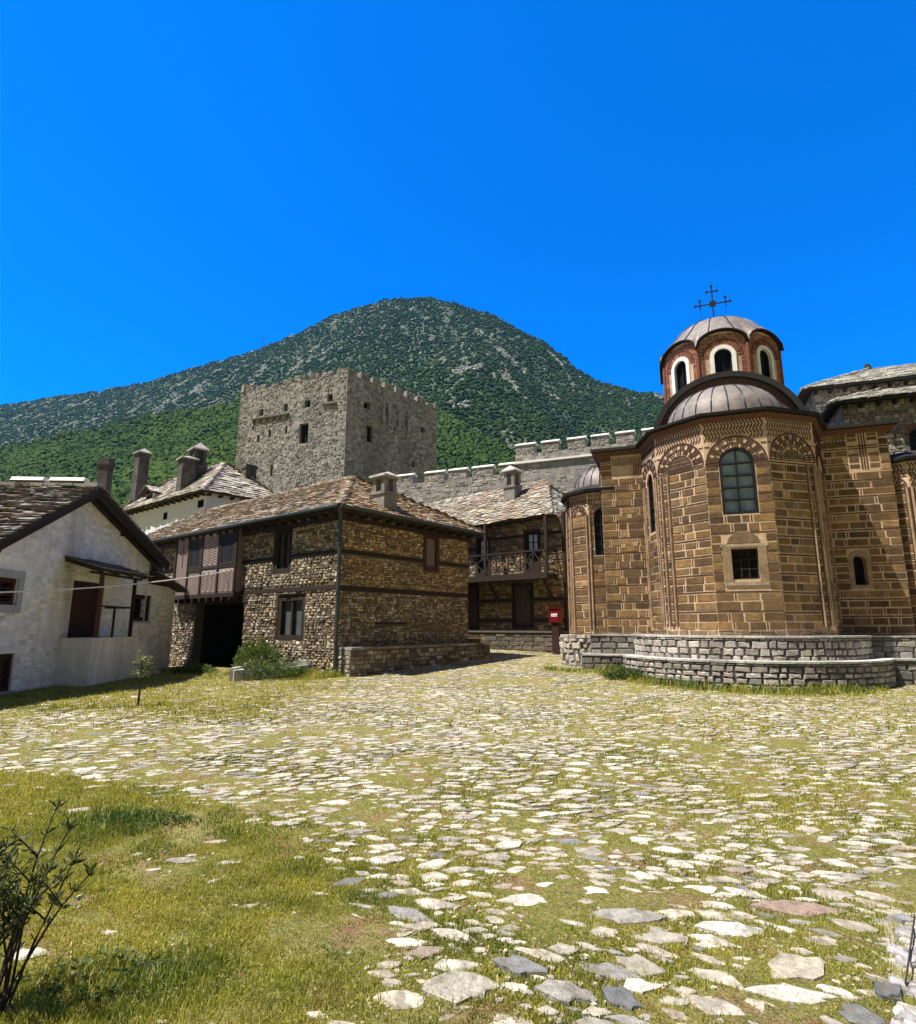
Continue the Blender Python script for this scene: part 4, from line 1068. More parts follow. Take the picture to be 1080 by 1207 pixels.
    for u in (-.5, .5): cx.tube([X.p(u, ch - .15), X.p(u * .82, 14.05)], .009, 5)
    co = cx.build('cross', [M_IRON, M_CAP], t)
    # lower side apses
    for side in (-1, 1):
        s0, d0, r, zt = (-4.5, -1.6, 1.5, 6.7) if side < 0 else (5.75, -1.6, 1.6, 6.95)
        mb = MB(); ff = apse_facets(s0, d0, r, (-72, -36, 0, 36, 72))
        for i, (F, L) in enumerate(ff):
            sp = zt - .85; rr = L / 2 - .06
            hs = [(L / 2 - .25, L / 2 + .25, 4.3, sp + .25, 1)] if i == 2 else []
            sheet(mb, F, 0, L, Z0, zt, hs, .25)
            cols = (.07, L - .07) if i != 2 else (.06, L - .06)
            ashlar(mb, F, .12, L - .12, 1.5, sp - .02, hs); rubble(mb, F, 0, L, Z0, 1.48, (), (.12, .2), (.3, .6), pals=[(.2, .14, .08), (.16, .115, .07)])
            for u in cols: colonnette(mb, F, u, 1.55, sp, .04)
            arc_line(mb, F, L / 2, sp, rr, .03, 2, (.08, .036, .026), .02, 12); arc_bricks(mb, F, L / 2, sp, rr - .2, rr - .03, 6, 2, 2)
            spandrel(mb, F, L, sp, rr, zt - .04)
            if i != 2: ashlar(mb, F, L / 2 - rr + .22, L / 2 + rr - .22, sp, sp + rr - .3)
        so = mb.build('side_apse', mats, t)
        F, L = ff[2]; window(F, L / 2 - .25, L / 2 + .25, 4.3, zt - .85 + .25, so, M_IRON, M_GLASS, 2, 4, .05, .025, -.18, -.05, True, 'side_window')
        rb = MB(); rp = lambda q, z: [(*cl(s0 + q * sin(radians(a)), d0 + q * cos(radians(a))), z) for a in A5]
        rb.grid([rp(r - .2, zt + .01), rp(r + .22, zt + .04), rp(r + .24, zt + .13), rp(r - .35, zt + .4)], 0); rb.build('side_apse_eave', M_DLEAD, so)
        if side > 0: wb = MB(); G = cf(4.8, -1.65); wb.box(G, .021, 3.0, 0, zt, -5, 0, 0); wb.box(G, .022, 3.2, zt, zt + .2, -5.2, .15, 1); wb.build('side_chapel', [M_PINK, M_DLEAD], t); continue
        sb = MB(); rows = [[(*cl(s0 + (r - .38) * sin(-pi / 2 + pi * k / 20) * cos(e), d0 + (r - .38) * cos(-pi / 2 + pi * k / 20) * cos(e)), zt + .36 + 1.0 * sin(e)) for k in range(21)] for e in [pi / 2 * j / 8 for j in range(9)]]
        sb.grid(rows); r2 = sb.build('side_apse_roof', M_LEAD, so, True)
        sm_ = MB()
        for k in range(0, 21, 2): sm_.tube([tuple(np.array(rows[j][k]) + (0, 0, .01)) for j in range(8)], .022, 5)
        sm_.build('roof_seam', M_SEAM, r2)
        wb = MB()
        if side < 0: G = cf(-6.05, -1.65); wb.box(G, 0, 1.7, 0, zt, -5, 0, 0); wb.box(G, -.15, 1.7, zt, zt + .2, -5.2, .15, 1)
        wb.build('side_chapel', [M_PINK, M_DLEAD], t)
    # ------------------------------------------------ two tier stone podium
    p = thing('stone_podium', 'two tier rounded grey stone podium carrying the brown church', 'podium', (*cl(0, 3.5), 0))
    for nm, r, z0, z1, dw, sl, sr in (('upper_tier', 3.5, .7, 1.38, .62, -4.95, 8.5), ('lower_tier', 3.98, -.3, .72, 1.08, -5.2, 8.5)):
        mb = MB(); am = 106
        AF = ArcFrame(CC, r, radians(-am)); tot = 2 * radians(am) * r; n = 48
        mb.grid([[AF.p(tot * k / n, z) for k in range(n + 1)] for z in (z0, z1)])
        rubble(mb, AF, 0, tot, z0 if z0 > 0 else 0, z1 - .01, (), (.13, .21), (.2, .44), gap=.04, h=(.02, .05), pals=P_PODIUM, jit=.7, miss=0)
        xs = sqrt(r * r - dw * dw)
        for a, b in ((sl, -xs + .01), (xs - .01, sr)):
            F = cf(a, dw); L = b - a; sheet(mb, F, 0, L, z0, z1); rubble(mb, F, 0, L, max(z0, -.05), z1 - .01, (), (.15, .26), (.25, .6), gap=.035, h=(.01, .04), pals=[(.2, .19, .17), (.27, .25, .22), (.16, .15, .135)], jit=.6, miss=0)
        G = cf(sl, -2, 0, -1); sheet(mb, G, 0, 2 + dw, z0, z1); rubble(mb, G, 0, 2 + dw, max(z0, -.05), z1 - .01, (), (.15, .26), (.25, .6), gap=.035, h=(.01, .04), pals=P_PODIUM, jit=.8, miss=0)
        mb.build(nm, [M_PODM, M_STONE], p)
        # coping slabs
        cb = MB(); rin = 2.6 if nm == 'upper_tier' else 3.3; k = 0; a = -am
        while a < am:
            b = min(a + U(6, 11), am); c = pal([(.5, .48, .45), (.44, .42, .39), (.4, .38, .35)], .12); ex = U(.04, .075)
            P = [(*cl(q * sin(radians(x)), q * cos(radians(x))), z) for z in (z1, z1 + .055) for q, x in ((rin, a + .1), (rin, b - .1), (r + ex, b - .1), (r + ex, a + .1))]
            cb.hexa(P, 0, c); a = b
        for a, b in ((sl, -xs + .05), (xs - .05, sr)):
            F = cf(a, 0); u = 0
            while u < b - a:
                w = min(U(.5, .9), b - a - u); cb.box(F, u + .004, u + w - .004, z1 - .002, z1 + .05, -2.1, dw + U(.03, .07), 0, pal([(.4, .38, .35), (.33, .31, .28)], .15)); u += w
        cb.build('coping', M_STONE, p)
    # rough footing below the small left apse
    mb = MB(); c2 = cl(-4.62, -1.6); AF = ArcFrame(c2, 1.72, radians(-100)); tot = radians(190) * 1.72
    mb.grid([[AF.p(tot * k / 30, z) for k in range(31)] for z in (-.2, 1.3)]); rubble(mb, AF, 0, tot, .05, 1.3, (), (.14, .26), (.22, .5), gap=.05, h=(.03, .1), pals=P_PODIUM, jit=1.4, miss=0)
    mb.face([AF.p(tot * k / 30, 1.3) for k in range(31)])
    for k in range(14): u = tot * k / 14; mb.slab(AF, [(u, 1.28), (u + .42, 1.28), (u + .42, 1.4), (u, 1.4)], -.5, .06, .03, 1, pal(P_PODIUM))
    mb.build('rough_footing', [M_GREYM, M_STONE], p)

# ------------------------------------------------------------------ grey block behind the church
def build_grey():
    t = thing('grey_building', 'grey rubble block with bright slab hip roofs behind the church bay', 'house', (18, 26, 0))
    P = [(.66, .64, .6), (.56, .55, .51), (.74, .72, .67), (.46, .44, .41)]
    for nm, K, ze, rise, run, sh, Ls in (('lower_wing', (17.7, 26.0), 11.75, 1.9, 3.1, 2.4, 9), ('upper_block', (18.5, 29.2), 13.75, 2.3, 3.7, 4.0, 9)):
        Q = lambda s, d, z, K=K: (K[0] + s * CT[0] + d * CN[0], K[1] + s * CT[1] + d * CN[1], z)
        F = Frame((*K, 0), (*CT, 0)); G = Frame(Q(0, -8, 0), (*CN, 0), (-CT[0], -CT[1], 0))
        hs = [(2.4, 3.3, 9.3, 10.35, 1)] if nm == 'lower_wing' else []
        mb = MB(); sheet(mb, F, 0, Ls, 0, ze, hs, .3); sheet(mb, G, 0, 8, 0, ze)
        rubble(mb, F, 0, Ls, 7.5, ze, [(a - .12, b + .12, c - .1, d + .15, 1) for a, b, c, d, _ in hs], (.1, .2), (.2, .5), pals=P_GREY, jit=1.2); rubble(mb, G, 4, 8, 8, ze, (), (.1, .2), (.2, .5), pals=P_GREY)
        for a, b, c, d, _ in hs:
            for q in range(15):
                x = pi * (q + .5) / 15; mb.bar(F, ((a + b) / 2 - .47 * cos(x), d - .45 + .47 * sin(x)), ((a + b) / 2 - .62 * cos(x), d - .45 + .62 * sin(x)), .06, 0, .03, 2, pal(P_BRICK))
        w = mb.build(nm, [M_GREYM, M_STONE, M_BRICK], t)
        for h in hs: window(F, *h[:4], w, M_IRON, M_GLASS, 2, 2, .07, .035, -.2, -.1, True)
        rf = MB(); o = .55
        a, b = Q(-o, o, ze), Q(Ls, o, ze); c, d = Q(Ls, -4, ze + rise), Q(run, -4, ze + rise); e = Q(-o, -8.5, ze)
        hip_plane(rf, a, b, c, d, row=.26, wd=(.3, .7), th=.04, pals=P); hip_plane(rf, e, a, d, d, row=.26, wd=(.3, .7), pals=P); hip_plane(rf, Q(Ls, -8.5, ze), e, d, c, row=.4, wd=(.4, .9), pals=P)
        ridge_line(rf, tuple(np.array(a) + (0, 0, .06)), tuple(np.array(d) + (0, 0, .06)), P); ro = rf.build('roof', [M_DLEAD, M_SLATE], w)
        rr = MB()
        for k in range(14): rr.beam(Q(.1 + k * .65, .46, ze - .18), Q(.1 + k * .65, -.1, ze - .18), .13, .13)
        rr.build('rafter_ends', M_TIMBER, ro)
        fn = MB(); fn.tube([Q(run, -4, ze + rise), Q(run, -4, ze + rise + .35)], [.25, .12], 8); fn.build('finial', M_DLEAD, ro)
# ------------------------------------------------------------------ ground
NS = np.random.RandomState(21)
def grass_edge(y): return np.interp(y, [2.5, 2.96, 3.74, 4.87, 5.9, 6.95, 7.74, 8.6], [-.5, -.59, -.57, -.96, -2.03, -3.62, -5.62, -9])
def stone_density(x, y):
    """share of the courtyard surface covered by set stones"""
    x = np.asarray(x, float); y = np.asarray(y, float)
    d = .66 + .9 * (fbm(x * .45 + 4, y * .45 + 2, 3) - .5)
    path = np.exp(-((y - (9.2 + .12 * x + .035 * np.maximum(0, x + 4) ** 2 * 0)) / 1.9) ** 2) * (1 - sm(-3, 2.5, x)); d = d + .5 * path
    p2 = np.exp(-((x + .9 - .16 * (y - 14)) / 2.6) ** 2) * sm(11, 15, y); d = d + .35 * p2
    p3 = np.exp(-((x - 1.2 + .25 * (y - 6)) / 1.7) ** 2) * sm(3, 4.5, y) * (1 - sm(8, 11, y)); d = d + .4 * p3
    e = grass_edge(y); d = d * (1 - .93 * (1 - sm(-.35, .55, x - e)) * (1 - sm(7.2, 8.6, y)))
    back = sm(11.6, 13.6, y + .3 * (x + 8)) * (1 - sm(-4.6, -2.6, x)); d = d * (1 - .8 * back)
    s, dd = (x - CC[0]) * CT[0] + (y - CC[1]) * CT[1], (x - CC[0]) * CN[0] + (y - CC[1]) * CN[1]
    rad = np.hypot(s, dd); d = d * (1 - .85 * (1 - sm(4.4, 5.6, rad)) * (dd > -3) * (1 - .7 * sm(1.5, 3, s)))
    d = d * (1 - .35 * sm(5, 9, x) * sm(4, 7, y) * (1 - sm(11, 14, y)))
    return np.clip(d, .02, .97)

def build_ground():
    xs = np.concatenate([[-4000, -1500, -600, -250, -100, -50, -30], np.arange(-22, 26.01, .3), [32, 50, 100, 250, 600, 1500, 4000]])
    ys = np.concatenate([[-3000, -800, -200, -60, -20, -8], np.arange(-3, 34.01, .3), [40, 60, 100, 200, 500, 1500, 4000]])
    X, Y = np.meshgrid(xs, ys); Z = gz(X, Y); Z = np.where(Y > 120, Z - 3, Z)
    Z = Z + (fbm(X * 2.1, Y * 2.1, 2) - .5) * .05 * ((X > -22) & (X < 26) & (Y < 34) & (Y > -3))
    V = np.stack([X.ravel(), Y.ravel(), Z.ravel()], 1); nx = len(xs)
    i = np.arange((len(ys) - 1) * (nx - 1)); r = i // (nx - 1); c = i % (nx - 1); a = r * nx + c
    F = np.stack([a, a + 1, a + nx + 1, a + nx], 1)
    M = bpy.data.materials.new('courtyard_earth'); M.use_nodes = True; nt = M.node_tree; N = nt.nodes; L = nt.links
    B = N['Principled BSDF']; B.inputs['Roughness'].default_value = .95; B.inputs['Specular IOR Level'].default_value = .1
    geo = N.new('ShaderNodeNewGeometry')
    def nz(s, d=8, ds=0.3):
        n = N.new('ShaderNodeTexNoise'); n.inputs['Scale'].default_value = s; n.inputs['Detail'].default_value = d; n.inputs['Roughness'].default_value = .65; n.inputs['Distortion'].default_value = ds
        L.new(geo.outputs['Position'], n.inputs['Vector']); return n.outputs['Fac']
    def mix(f, a, b, lo=.42, hi=.6):
        m = N.new('ShaderNodeMix'); m.data_type = 'RGBA'; mr = N.new('ShaderNodeMapRange'); mr.inputs['From Min'].default_value = lo; mr.inputs['From Max'].default_value = hi
        L.new(f, mr.inputs['Value']); L.new(mr.outputs['Result'], m.inputs['Factor'])
        for s, q in (('A', a), ('B', b)):
            if isinstance(q, tuple): m.inputs[s].default_value = (*q, 1)
            else: L.new(q, m.inputs[s])
        return m.outputs['Result']
    c = mix(nz(1.1), (.25, .235, .045), (.33, .285, .085)); c = mix(nz(5.5), c, (.15, .17, .03), .5, .68); c = mix(nz(2.6, 9), c, (.36, .205, .115), .52, .62)
    c = mix(nz(20, 6, 1.5), c, (.46, .41, .17), .5, .66); c = mix(nz(34, 6, 2), c, (.07, .075, .02), .52, .64); c = mix(nz(90, 4, 1), c, (.05, .042, .02), .56, .68); c = mix(nz(130, 3), c, (.5, .44, .28), .6, .72)
    L.new(c, B.inputs['Base Color'])
    bp = N.new('ShaderNodeBump'); bp.inputs['Strength'].default_value = 1; bp.inputs['Distance'].default_value = .06; L.new(nz(36, 8), bp.inputs['Height']); L.new(bp.outputs['Normal'], B.inputs['Normal'])
    o = np_mesh('ground', V, F, [M], smooth=True); tag(o, 'dry grass and earth courtyard ground', None, None, 'structure')

BIGS = [  # larger slabs one can pick out in the near ground: x, y, length, width, angle, colour, words
    (.02, 3.2, .34, .24, .1, (.5, .46, .38), 'broad pale square slab at the bottom edge left of the grey slabs', 'paving slab'),
    (.31, 3.38, .27, .17, -.3, (.24, .24, .24), 'blue grey slab beside the broad pale square slab', 'paving slab'),
    (.5, 3.17, .27, .16, -.35, (.36, .34, .31), 'flat grey brown slab right of the blue grey slab', 'paving slab'),
    (.75, 3.12, .2, .13, -.9, (.17, .175, .185), 'narrow dark slate slab near the bottom edge', 'paving slab'),
    (1.72, 3.38, .36, .24, .5, (.5, .44, .35), 'wedge shaped beige slab left of the rubble kerb', 'paving slab'),
    (1.55, 3.16, .42, .14, -.1, (.6, .57, .5), 'long white slab below the wedge shaped beige slab', 'paving slab'),
    (1.78, 2.98, .22, .2, 1.4, (.2, .2, .2), 'dark grey upright slab at the bottom edge beside the kerb', 'paving slab'),
    (1.0, 3.92, .42, .2, -.05, (.4, .38, .35), 'big grey oval slab in the middle of the cobbles', 'paving slab'),
    (1.55, 3.78, .42, .17, -.1, (.66, .63, .57), 'bright white pitted slab right of the grey oval slab', 'paving slab'),
    (.42, 4.15, .34, .17, -.2, (.62, .59, .52), 'bright rounded slab left of the grey oval slab', 'paving slab'),
    (-.3, 3.98, .34, .15, -.5, (.33, .31, .29), 'long layered grey slab at the edge of the lawn', 'paving slab'),
    (-.55, 4.9, .3, .16, 0, (.66, .63, .56), 'isolated white slab on the edge of the grass', 'paving slab'),
    (2.1, 4.05, .5, .2, -.15, (.38, .27, .22), 'reddish layered slab above the bright white slabs', 'paving slab'),
]
def flat_stone(mb, x, y, L, W, ang, col, h, n=8, rough=.3):
    z = gzf(x, y); ca, sa = cos(ang), sin(ang); out = []
    for k in range(n):
        a = 2 * pi * k / n + U(-.2, .2); r = U(1 - rough, 1 + rough * .6)
        sq = .8 + .25 * abs(cos(2 * a)); px, py = cos(a) * L / 2 * r * sq, sin(a) * W / 2 * r * sq
        out.append((x + px * ca - py * sa, y + px * sa + py * ca))
    tilt = (U(-.05, .05), U(-.05, .05)); n0 = len(mb.v); cx, cy = x + U(-.02, .02) * L, y
    for q, zz in ((1.04, -.04), (1.0, h * .6), (.88, h)):
        for (px, py) in out:
            qx, qy = x + (px - x) * q, y + (py - y) * q
            mb.v.append((qx, qy, z + zz + (qx - x) * tilt[0] + (qy - y) * tilt[1] + (U(-.15, .15) * h if zz > 0 else 0)))
    mb.v.append((cx, cy, z + h * U(.85, 1.2)))
    for r in range(2):
        for k in range(n):
            a = n0 + r * n + k; b = n0 + r * n + (k + 1) % n; mb.f.append([a, b, b + n, a + n]); mb.m.append(0); mb.c.append(col)
    for k in range(n): mb.f.append([n0 + 2 * n + k, n0 + 2 * n + (k + 1) % n, n0 + 3 * n]); mb.m.append(0); mb.c.append(col)
RES = .02; GX0, GY0, GNX, GNY = -16, 1.5, 1800, 1520
OCC = np.zeros((GNY, GNX), bool); BARE = np.zeros((GNY, GNX), bool)   # taken by a stone / free of grass
def occupy(x, y, L, W, ang, pad=1.0):
    r = max(L, W) / 2 * pad; i0, i1 = int((x - r - GX0) / RES), int((x + r - GX0) / RES) + 1; j0, j1 = int((y - r - GY0) / RES), int((y + r - GY0) / RES) + 1
    if i0 < 0 or j0 < 0 or i1 >= GNX or j1 >= GNY: return None
    xx, yy = np.meshgrid(GX0 + (np.arange(i0, i1) + .5) * RES - x, GY0 + (np.arange(j0, j1) + .5) * RES - y)
    a = xx * cos(ang) + yy * sin(ang); b = -xx * sin(ang) + yy * cos(ang)
    return (slice(j0, j1), slice(i0, i1)), ((a / (L / 2 * pad)) ** 2 + (b / (W / 2 * pad)) ** 2) < 1
def build_cobbles():
    for i, (x, y, L, W, a, c, lab, cat) in enumerate(BIGS):
        mb = MB(); flat_stone(mb, 0, 0, L, W, a, (c[0] * .85, c[1] * .84, c[2] * .8), .012, 14, .26); z = gzf(x, y) + .005
        mb.v = [(vx + x, vy + y, vz + z - gzf(0, 0)) for vx, vy, vz in mb.v]
        r = thing_mesh(mb, 'paving_slab', M_COBBLE, (x, y, z)); tag(r, lab, cat, 'larger slabs set among the cobbles')
        q = occupy(x, y, L, W, a, 1.05)
        if q: OCC[q[0]] |= q[1]; q = occupy(x, y, L, W, a, .85); BARE[q[0]] |= q[1]
    mb = MB(); cnt = 0
    white = [(.52, .47, .38), (.46, .41, .32), (.58, .54, .45), (.41, .37, .29), (.37, .335, .27), (.28, .26, .23), (.19, .185, .18), (.4, .32, .24)]
    wts = [5, 5, 4, 4, 3, 1.4, .6, 2]; N = 130000
    x = NS.uniform(-14, 15.5, N); y = 2.3 + 27 * NS.uniform(0, 1, N) ** 1.0; size = np.sort(NS.gamma(1.9, .045, N) + .055)[::-1]
    dens = stone_density(x, y); keep = NS.uniform(0, 1, N)
    for i in range(N):
        if abs(x[i]) > .9 * y[i] + 1.2: continue
        s, d = sd(x[i], y[i])
        if (hypot(s, d) < 4.1) or (s > -5.3 and d < 1.15 and d > -9): continue
        hu, hw = (x[i] + 4) * .628 + (y[i] - 20) * .778, (x[i] + 4) * -.778 + (y[i] - 20) * .628
        if hw > -.7 and -.15 < hu < 7.9: continue
        if (x[i] - 3.1) * .628 + (y[i] - 29) * .778 > -.4: continue
        if x[i] < -9.5 and y[i] > 12.5: continue
        if keep[i] > dens[i]: continue
        near = y[i] < 6
        S = min(size[i], .26 if near else .36) * 1.1
        W = S * U(.3, .68); ang = U(-.35, .35) + (-.55 * (1 - sm(3, 6, y[i])) * sm(-.5, 2, x[i]) if near else 0) + (.25 if x[i] < -1 else 0)
        q = occupy(x[i], y[i], S, W, ang, .9)
        if q is None or OCC[q[0]][q[1]].any(): continue
        OCC[q[0]] |= q[1]; qb = occupy(x[i], y[i], S, W, ang, .72); BARE[qb[0]] |= qb[1]
        c = R_.choices(white, wts)[0]; k = U(.8, 1.15); flat_stone(mb, x[i], y[i], S, W, ang, (c[0] * k, c[1] * k, c[2] * k), U(.002, .011) if near else U(.004, .014), 11 if near else 6); cnt += 1
    for k in range(9000):   # loose chips between the cobbles
        yy = 2.4 + 6 * R_.random() ** 1.3; xx = U(-1, 1) * (.85 * yy + .4)
        if R_.random() > .12 + .8 * float(stone_density(xx, yy)): continue
        S = U(.014, .05); q = occupy(xx, yy, S * 1.6, S * 1.4, 0, 1.0)
        if q is None or OCC[q[0]][q[1]].any(): continue
        c = R_.choices(white, wts)[0]; flat_stone(mb, xx, yy, S, S * U(.5, .9), U(0, 3), c, U(.003, .012), 5)
    o = mb.build('cobbled_paving', M_COBBLE); tag(o, 'pale irregular cobbles set in the grass of the courtyard', None, None, 'structure'); print('cobbles', cnt)
def thing_mesh(mb, name, mats, loc):
    o = mb.build(name, mats); n = len(o.data.vertices); a = np.empty(n * 3, np.float32); o.data.vertices.foreach_get('co', a)
    a = a.reshape(-1, 3) - np.array(loc, np.float32); o.data.vertices.foreach_set('co', a.ravel()); o.data.update(); o.location = loc; return o
def occ_at(x, y):
    i = np.clip(((x - GX0) / RES).astype(int), 0, GNX - 1); j = np.clip(((y - GY0) / RES).astype(int), 0, GNY - 1); return BARE[j, i]
def blades(x, y, h, wd, tint, lean=.6):
    n = len(x); z = gz(x, y); a = NS.uniform(0, 2 * pi, n); b = NS.uniform(0, 2 * pi, n); l = NS.uniform(.1, lean, n) * h
    dx, dy = np.cos(a) * wd / 2, np.sin(a) * wd / 2; lx, ly = np.cos(b) * l, np.sin(b) * l
    V = np.empty((n, 5, 3)); z0 = z - .01
    V[:, 0] = np.stack([x - dx, y - dy, z0], 1); V[:, 1] = np.stack([x + dx, y + dy, z0], 1)
    V[:, 2] = np.stack([x - dx * .7 + lx * .35, y - dy * .7 + ly * .35, z + h * .6], 1); V[:, 3] = np.stack([x + dx * .7 + lx * .35, y + dy * .7 + ly * .35, z + h * .6], 1)
    V[:, 4] = np.stack([x + lx, y + ly, z + h * .92], 1)
    i = np.arange(n)[:, None] * 5
    F = np.concatenate([i + [0, 1, 3], i + [0, 3, 2], i + [2, 3, 4]]); T = np.repeat(tint, 5, 0)
    return V.reshape(-1, 3), F, T
def build_grass():
    Vs, Fs, Ts = [], [], []; off = 0
    def add(n, y0, y1, hm, wm, dfun, pw=1.0, lean=.6, rim=False):
        nonlocal off
        y = y0 + (y1 - y0) * NS.uniform(0, 1, n) ** pw; x = NS.uniform(-1, 1, n) * (.86 * y + .6)
        d = stone_density(x, y); tall = .45 * fbm(x * 1.3 + 30, y * 1.3 + 11, 3) + .55 * fbm(x * 4.6 + 7, y * 4.6 + 2, 3); lush = .5 * fbm(x * .6 + 50, y * .6 + 3, 3) + .5 * fbm(x * 3.4 + 12, y * 3.4 + 5, 3); lush = .5 + (lush - .5) * 1.7
        s, dd = (x - CC[0]) * CT[0] + (y - CC[1]) * CT[1], (x - CC[0]) * CN[0] + (y - CC[1]) * CN[1]
        edge = np.exp(-((np.hypot(s, dd) - 4.15) / .45) ** 2) * (s < 3.2) * (dd > -3.5) + .9 * np.exp(-((np.abs(dd - 1.2) / .5) ** 2)) * (s < -2.6) * (s > -6.6)
        wall = np.exp(-(np.abs((x + 4) * .628 + (y - 20) * .778 + .5) / .7) ** 2) * ((x + 4) * -.778 + (y - 20) * .628 > -.4) * (x > -8.2)
        if rim: dfun = lambda d, t: np.clip(edge + wall, 0, 1) * sm(.2, .4, t)
        k = (NS.uniform(0, 1, n) < dfun(d, tall)) & ~occ_at(x, y) & ~((np.hypot(s, dd) < 4.0) | ((s > -5.2) & (dd < 1.1) & (dd > -9)))
        k &= ~(((x - 3.1) * .628 + (y - 29) * .778 > -.4) | (x < -11.6) | ((y - 20) * .628 + (x + 4) * -.778 > 0) * ((x + 4) * .628 + (y - 20) * .778 > 0) * ((x + 4) * .628 + (y - 20) * .778 < 7.8))
        x, y, d, tall, lush = x[k], y[k], d[k], tall[k], lush[k]; n = len(x)
        s, dd, edge, wall = s[k], dd[k], edge[k], wall[k]
        weed = np.exp(-(((x + 2.9) / .75) ** 2 + ((y - 5.6) / .5) ** 2)) + .7 * np.exp(-(((x + 1.55) / .6) ** 2 + ((y - 3.25) / .35) ** 2)) + .5 * np.exp(-(((x + 6.9) / 1.2) ** 2 + ((y - 13.3) / .5) ** 2))
        lush = np.clip(lush * 1.1 - .18 + .5 * edge + .5 * weed + .45 * wall, 0, 1.2)
        h = hm * (.4 + 1.2 * NS.uniform(0, 1, n)) * (.2 + 1.6 * tall) * (1 + 2.6 * edge + 1.3 * weed + 2.8 * wall) * (1 - .35 * d)
        w = wm * NS.uniform(.6, 1.4, n)
        g = np.array([.15, .2, .025]); yl = np.array([.4, .37, .06]); st = np.array([.5, .43, .19]); dk = np.array([.075, .13, .02])
        m = np.clip(lush[:, None] * 1.3 - .26 + NS.normal(0, .14, (n, 1)), 0, 1); T = yl * (1 - m) + g * m
        m2 = np.clip((lush[:, None] - .62) * 2.2, 0, 1); T = T * (1 - m2) + dk * m2
        q = (NS.uniform(0, 1, n) < .13 + .16 * (1 - np.clip(lush, 0, 1)))[:, None]; T = np.where(q, st, T) * NS.uniform(.75, 1.25, (n, 1))
        V, F, T = blades(x, y, h, w, T, lean); Vs.append(V); Fs.append(F + off); Ts.append(T); off += len(V)
    add(330000, 2.3, 5.4, .03, .0045, lambda d, t: np.clip(1.1 - d * .8, .15, 1) * sm(.3, .58, t + .06))
    add(240000, 5.2, 9.5, .033, .008, lambda d, t: np.clip(1.05 - d * .85, .12, 1) * sm(.22, .6, t + .12), .8)
    add(170000, 9.3, 29, .05, .019, lambda d, t: np.clip(1.05 - d * .9, .1, 1) * sm(.28, .56, t + .12), .8)
    add(260000, 14, 26, .055, .02, None, 1, .7, True)
    add(210000, 2.3, 7.5, .011, .011, lambda d, t: np.clip(1.1 - d * .7, .2, 1) * sm(.3, .62, t + .12), .85, 3.2)
    add(150000, 7.2, 16, .014, .02, lambda d, t: np.clip(1.1 - d * .75, .2, 1) * sm(.3, .62, t + .12), .85, 3.0)
    o = np_mesh('grass', np.concatenate(Vs), np.concatenate(Fs), [M_GRASS], ptint=np.concatenate(Ts)); tag(o, 'short yellow green grass growing between the cobbles', None, None, 'stuff')

# ------------------------------------------------------------------ plants
def leaves_mesh(P, D, L, W, tint):
    """folded lance shaped leaves: base point, direction, length, width"""
    n = len(P); D = D / np.linalg.norm(D, axis=1, keepdims=True); r = NS.normal(0, 1, (n, 3)); S = np.cross(D, r); S /= np.linalg.norm(S, axis=1, keepdims=True); Nn = np.cross(S, D)
    L = L[:, None]; W = W[:, None]; V = np.empty((n, 6, 3))
    V[:, 0] = P; V[:, 1] = P + D * L * .45 + S * W / 2 + Nn * W * .18; V[:, 2] = P + D * L * .8 + S * W * .3 - Nn * L * .03 + Nn * W * .1
    V[:, 3] = P + D * L - Nn * L * .12; V[:, 4] = P + D * L * .8 - S * W * .3 - Nn * L * .03 + Nn * W * .1; V[:, 5] = P + D * L * .45 - S * W / 2 + Nn * W * .18
    i = np.arange(n)[:, None] * 6; F = np.concatenate([i + [0, 1, 2, 3], i + [0, 3, 4, 5]])
    return V.reshape(-1, 3), F, np.repeat(tint, 6, 0)
def leaf_obj(name, parent, P, D, L, W, col, jit=.3):
    P = np.array(P); D = np.array(D); n = len(P); T = np.array(col) * NS.uniform(1 - jit, 1 + jit, (n, 1))
    V, F, T = leaves_mesh(P, D, L * NS.uniform(.7, 1.2, n), W * NS.uniform(.7, 1.2, n), T); return np_mesh(name, V, F, [M_LEAF], parent, ptint=T)
